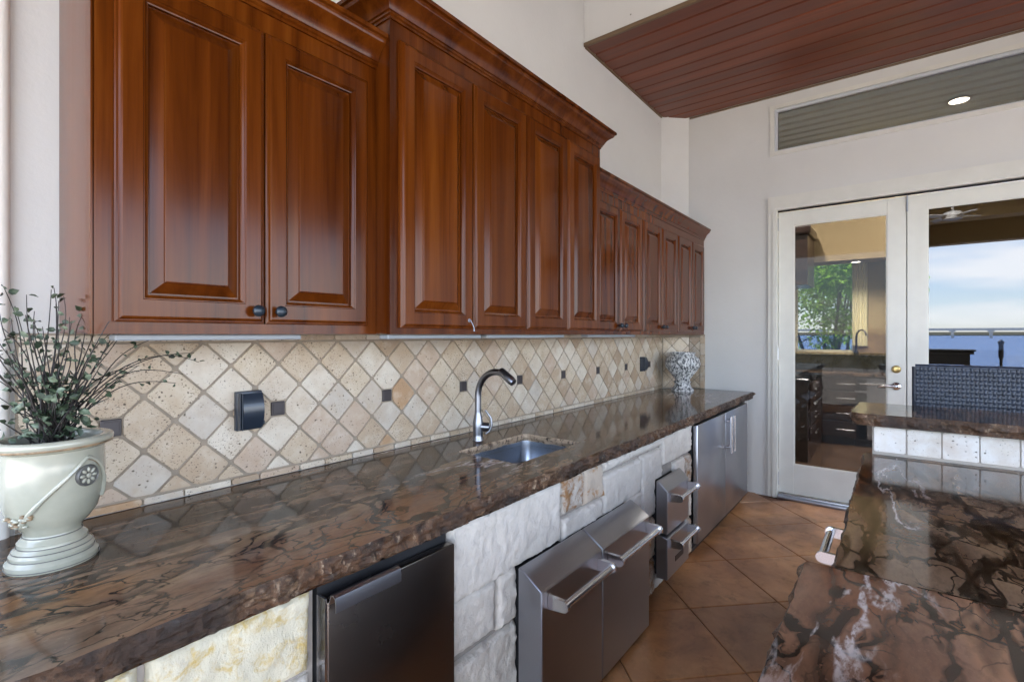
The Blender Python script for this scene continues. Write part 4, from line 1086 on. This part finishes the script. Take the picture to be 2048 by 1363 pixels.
bm = bmesh.new(); fr_, bk_ = [], []
for k in range(41):
    y = -1.30 - .17 * k / 40; x = 8.375 + .014 * math.sin(k * .95)
    fr_.append((bm.verts.new((x, y, 1.26)), bm.verts.new((x, y, 2.47)))); bk_.append((bm.verts.new((x + .004, y, 1.26)), bm.verts.new((x + .004, y, 2.47))))
for a_, b_ in zip(fr_, fr_[1:]): bm.faces.new((a_[0], b_[0], b_[1], a_[1]))
for a_, b_ in zip(bk_, bk_[1:]): bm.faces.new((a_[0], b_[0], b_[1], a_[1]))
obj('cloth', me_from(bm, 80), 'curtain', cu); obj('rod', tube([(8.375, -1.50, 2.48), (8.375, .2, 2.48)], .012, 8), 'dark_wood', cu)
kw = root('kitchen_window', 'bright kitchen window looking out on a green tree', 'window', (WX, -.6, 1.16))
obj('frame', holed((-1.334, .199, 1.161, 2.499), [(-1.29, -.62, 1.2, 2.46), (-.58, .16, 1.2, 2.46)], WX + .03, WX + .08), 'cream', kw)
obj('pane', box(WX + .052, WX + .056, -1.291, -.619, 1.199, 2.461), 'clear_glass', kw); obj('pane', box(WX + .052, WX + .056, -.581, .161, 1.199, 2.461), 'clear_glass', kw)
uc = root('kitchen_wall_cabinet', 'cream upper cabinet at the divider wall of the kitchen', 'cabinet', (8.3, -1.85, 1.5))
obj('box', box(8.12, 8.415, -2.015, -1.70, 1.52, 2.1), 'cream', uc); obj('cornice', box(8.09, 8.415, -2.018, -1.68, 2.101, 2.14, bev=.01), 'cream', uc)
ov = root('reflected_cabinet', 'reflection of the brown wall cabinets, built as a dark crowned cabinet in the kitchen', 'cabinet', (7.2, -.5, 2.05))  # stands in for the wall cabinets mirrored in the door glass
yo = P(1622, 480, x=6.9).y
obj('box', box(6.9, 7.5, yo + .035, .94, 2.02, 2.62), 'dark_wood', ov)
obj('crown', box(6.86, 7.5, yo, .94, 2.621, 2.74, bev=.03, seg=3), 'dark_wood', ov)
tl = root('oven_cabinet', 'dark cabinet run with bright bar pulls along the kitchen side', 'cabinet', (7.0, -.4, 0))
yo = P(1622, 800, x=6.6).y
obj('carcass', box(6.35, 7.6, yo, .94, 0, .885), 'dark_wood', tl)
obj('top', box(6.3, 7.6, yo - .02, .94, .886, .925, bev=.005), 'blue_granite', tl)
for k, (z, l) in enumerate(((.80, .16), (.64, .3), (.48, .16), (.3, .16))):
    d_ = obj('drawer_front', box(6.42, 7.2, yo - .018, yo - .001, z - .07, z + .07, bev=.004), 'dark_wood', tl)
    obj('pull', tube([(6.7 - l / 2, yo - .045, z), (6.7 + l, yo - .045, z)], .009 if k != 1 else .014, 8), 'chrome', d_)
fan = root('ceiling_fan', 'reflected white patio fan, built in the room behind the chair-side glass door', 'fan', (9.0, -2.3, 3.0))  # fan mirrored in the glass, built behind it instead
fc_ = P(1905, 432, x=8.8)
obj('rod', tube([(fc_.x, fc_.y, fc_.z + .05), (fc_.x, fc_.y, 4.05)], .014, 8), 'fan_white', fan)
obj('motor', lathe([(.05, -.05), (.1, -.04), (.11, 0), (.09, .05), (.03, .07)], tuple(fc_), 28), 'fan_white', fan)
for k in range(4):
    me = box(.08, .33, -.045, .045, -.006, .006, bev=.004); me.transform(Matrix.Translation(fc_) @ Matrix.Rotation(R(90 * k + 35), 4, 'Z') @ Matrix.Rotation(R(10), 4, 'X')); obj('blade', me, 'fan_white', fan)

# ------------------------------------------------------------------ outside beyond the rooms
def tree(name, label, base, trunks, crown_c, crown_r, nleaf, seed, group=None):
    rnd = random.Random(seed); o = root(name, label, 'tree', base, group); tips = []
    tr = bmesh.new()
    for k in range(trunks):
        a_ = 2 * math.pi * k / trunks + rnd.uniform(-.3, .3); b0 = Vector(base) + Vector((math.cos(a_), math.sin(a_), 0)) * .12
        tip = Vector(crown_c) + Vector((rnd.uniform(-.7, .7) * crown_r[0], rnd.uniform(-.7, .7) * crown_r[1], rnd.uniform(-.3, .3) * crown_r[2]))
        pts = [b0.lerp(tip, t) + Vector((math.sin(t * 5 + k) * .05, math.cos(t * 4 + k) * .05, 0)) for t in [i / 8 for i in range(9)]]
        bm = bmesh.new(); tube_bm(bm, pts, [.045 - .034 * i / 8 for i in range(9)], 7); obj('trunk', me_from(bm, 60), 'bark', o); tips.append(tip)
        for j in range(3):
            s0 = pts[rnd.randint(4, 7)]; e0 = s0 + Vector((rnd.uniform(-1, 1) * crown_r[0], rnd.uniform(-1, 1) * crown_r[1], rnd.uniform(.1, .7) * crown_r[2])) * .7
            bm = bmesh.new(); tube_bm(bm, [s0, s0.lerp(e0, .5) + Vector((0, 0, .06)), e0], [.014, .009, .004], 5); obj('limb', me_from(bm, 60), 'bark', o); tips.append(e0)
    tr.free(); bm = bmesh.new()
    cl = [Vector(crown_c) + Vector((rnd.gauss(0, .5) * crown_r[0], rnd.gauss(0, .5) * crown_r[1], rnd.gauss(0, .5) * crown_r[2])) for _ in range(70)] + tips
    for k in range(nleaf):
        c_ = rnd.choice(cl); p = c_ + Vector((rnd.gauss(0, 1), rnd.gauss(0, 1), rnd.gauss(0, .6))) * .14
        s_ = rnd.uniform(.03, .06); d = Vector((rnd.uniform(-1, 1), rnd.uniform(-1, 1), rnd.uniform(-1, .3))).normalized(); sd_ = d.orthogonal().normalized()
        sd_ = Matrix.Rotation(rnd.uniform(0, 6.28), 3, d) @ sd_
        v = [bm.verts.new(x) for x in (p, p + d * s_ + sd_ * s_ * .45, p + d * s_ * 2.2, p + d * s_ - sd_ * s_ * .45)]; bm.faces.new(v)
    me = bpy.data.meshes.new('crown'); bm.to_mesh(me); bm.free(); obj('crown', me, 'tree_leaf', o, kind='stuff')
tc = P(1625, 600, x=10.9)
tree('garden_tree', 'multi-stemmed green tree outside the kitchen window', (10.9, tc.y - .2, -.03), 6, (11.0, tc.y - .25, 2.55), (.7, 1.1, .55), 5200, 4)
tree('garden_tree', 'denser pale green tree farther off behind the multi-stemmed one', (13.0, -.9, -.05), 3, (13.0, -1.2, 2.7), (.8, .7, .9), 4200, 8)
lw = root('garden_wall', 'low garden wall of rough tan stones outside the kitchen window', 'wall', (10.3, -.6, -.03))
obj('core', box(10.32, 10.52, -1.86, 1.2, -.03, 1.1), 'mortar', lw); rnd = random.Random(14)
for r_ in range(7):
    y = -1.85 + rnd.uniform(0, .1)
    while y < 1.1:
        w_ = rnd.uniform(.14, .3); obj('stone', box(10.27 - rnd.uniform(0, .03), 10.33, y, y + w_ - .015, r_ * .165, r_ * .165 + .15, bev=.015), 'lime_tan', lw); y += w_
gr = root('patio_table', 'low black slatted patio table top silhouetted against the lake', 'table', (11.6, -2.3, -.03))
g0, g1 = P(1852, 728, x=11.6), P(1946, 728, x=11.6)
obj('top', box(11.4, 12.0, g1.y, g0.y + .15, 1.08, 1.13, bev=.01), 'black', gr)
for k in range(7): obj('slat', box(11.38 + .085 * k, 11.45 + .085 * k, g1.y - .02, g0.y + .17, 1.131, 1.16), 'black', gr)
obj('apron', box(11.45, 11.95, g1.y + .05, g0.y + .1, .9, 1.079), 'black', gr)
for x_ in (11.45, 11.92):
    for y_ in (g1.y + .06, g0.y + .08): obj('leg', box(x_ - .03, x_ + .03, y_ - .03, y_ + .03, -.03, .9), 'black', gr)
pp = P(2002, 728, x=11.8)
lp = root('garden_lamp', 'thin black post lamp standing against the lake', 'lamp post', (11.8, pp.y, -.03))
obj('post', lathe([(.05, 0), (.03, .05), (.02, .1), (.02, 1.02), (.032, 1.05)], (11.8, pp.y, -.03), 14), 'black', lp)
obj('finial', lathe([(.032, 0), (.036, .1), (.03, .22), (.042, .25), (.042, .28), (.012, .31)], (11.8, pp.y, 1.02), 14), 'black', lp)

bx_ = 800.
br = root('bridge', 'long pale concrete bridge on piers crossing the far side of the lake', 'bridge', (bx_, -80, -2.6))  # bridge reflected in the doors, built as a real view beyond them
obj('deck', box(bx_, bx_ + 10, -420, 160, 6.4, 8.2), 'concrete', br)
obj('parapet', box(bx_ - .6, bx_ - .05, -420, 160, 8.25, 9.3), 'concrete', br)
bp = None
for k in range(17):
    y = 150 - k * 34
    bm = bmesh.new(); bx(bm, bx_ + 1, bx_ + 9, -1.2, 1.2, -4, 5); bx(bm, bx_ + .2, bx_ + 9.6, -2.6, 2.6, 5.01, 6.39)
    if bp is None: bp = me_from(bm); bp.materials.append(MT['concrete'])
    else: bm.free()
    obj('pier', bp, None, br, loc=(0, y, 0))
far = obj('far_shore', box(2600, 2900, -2500, 1500, -4, 12), 'grass', kind='structure')
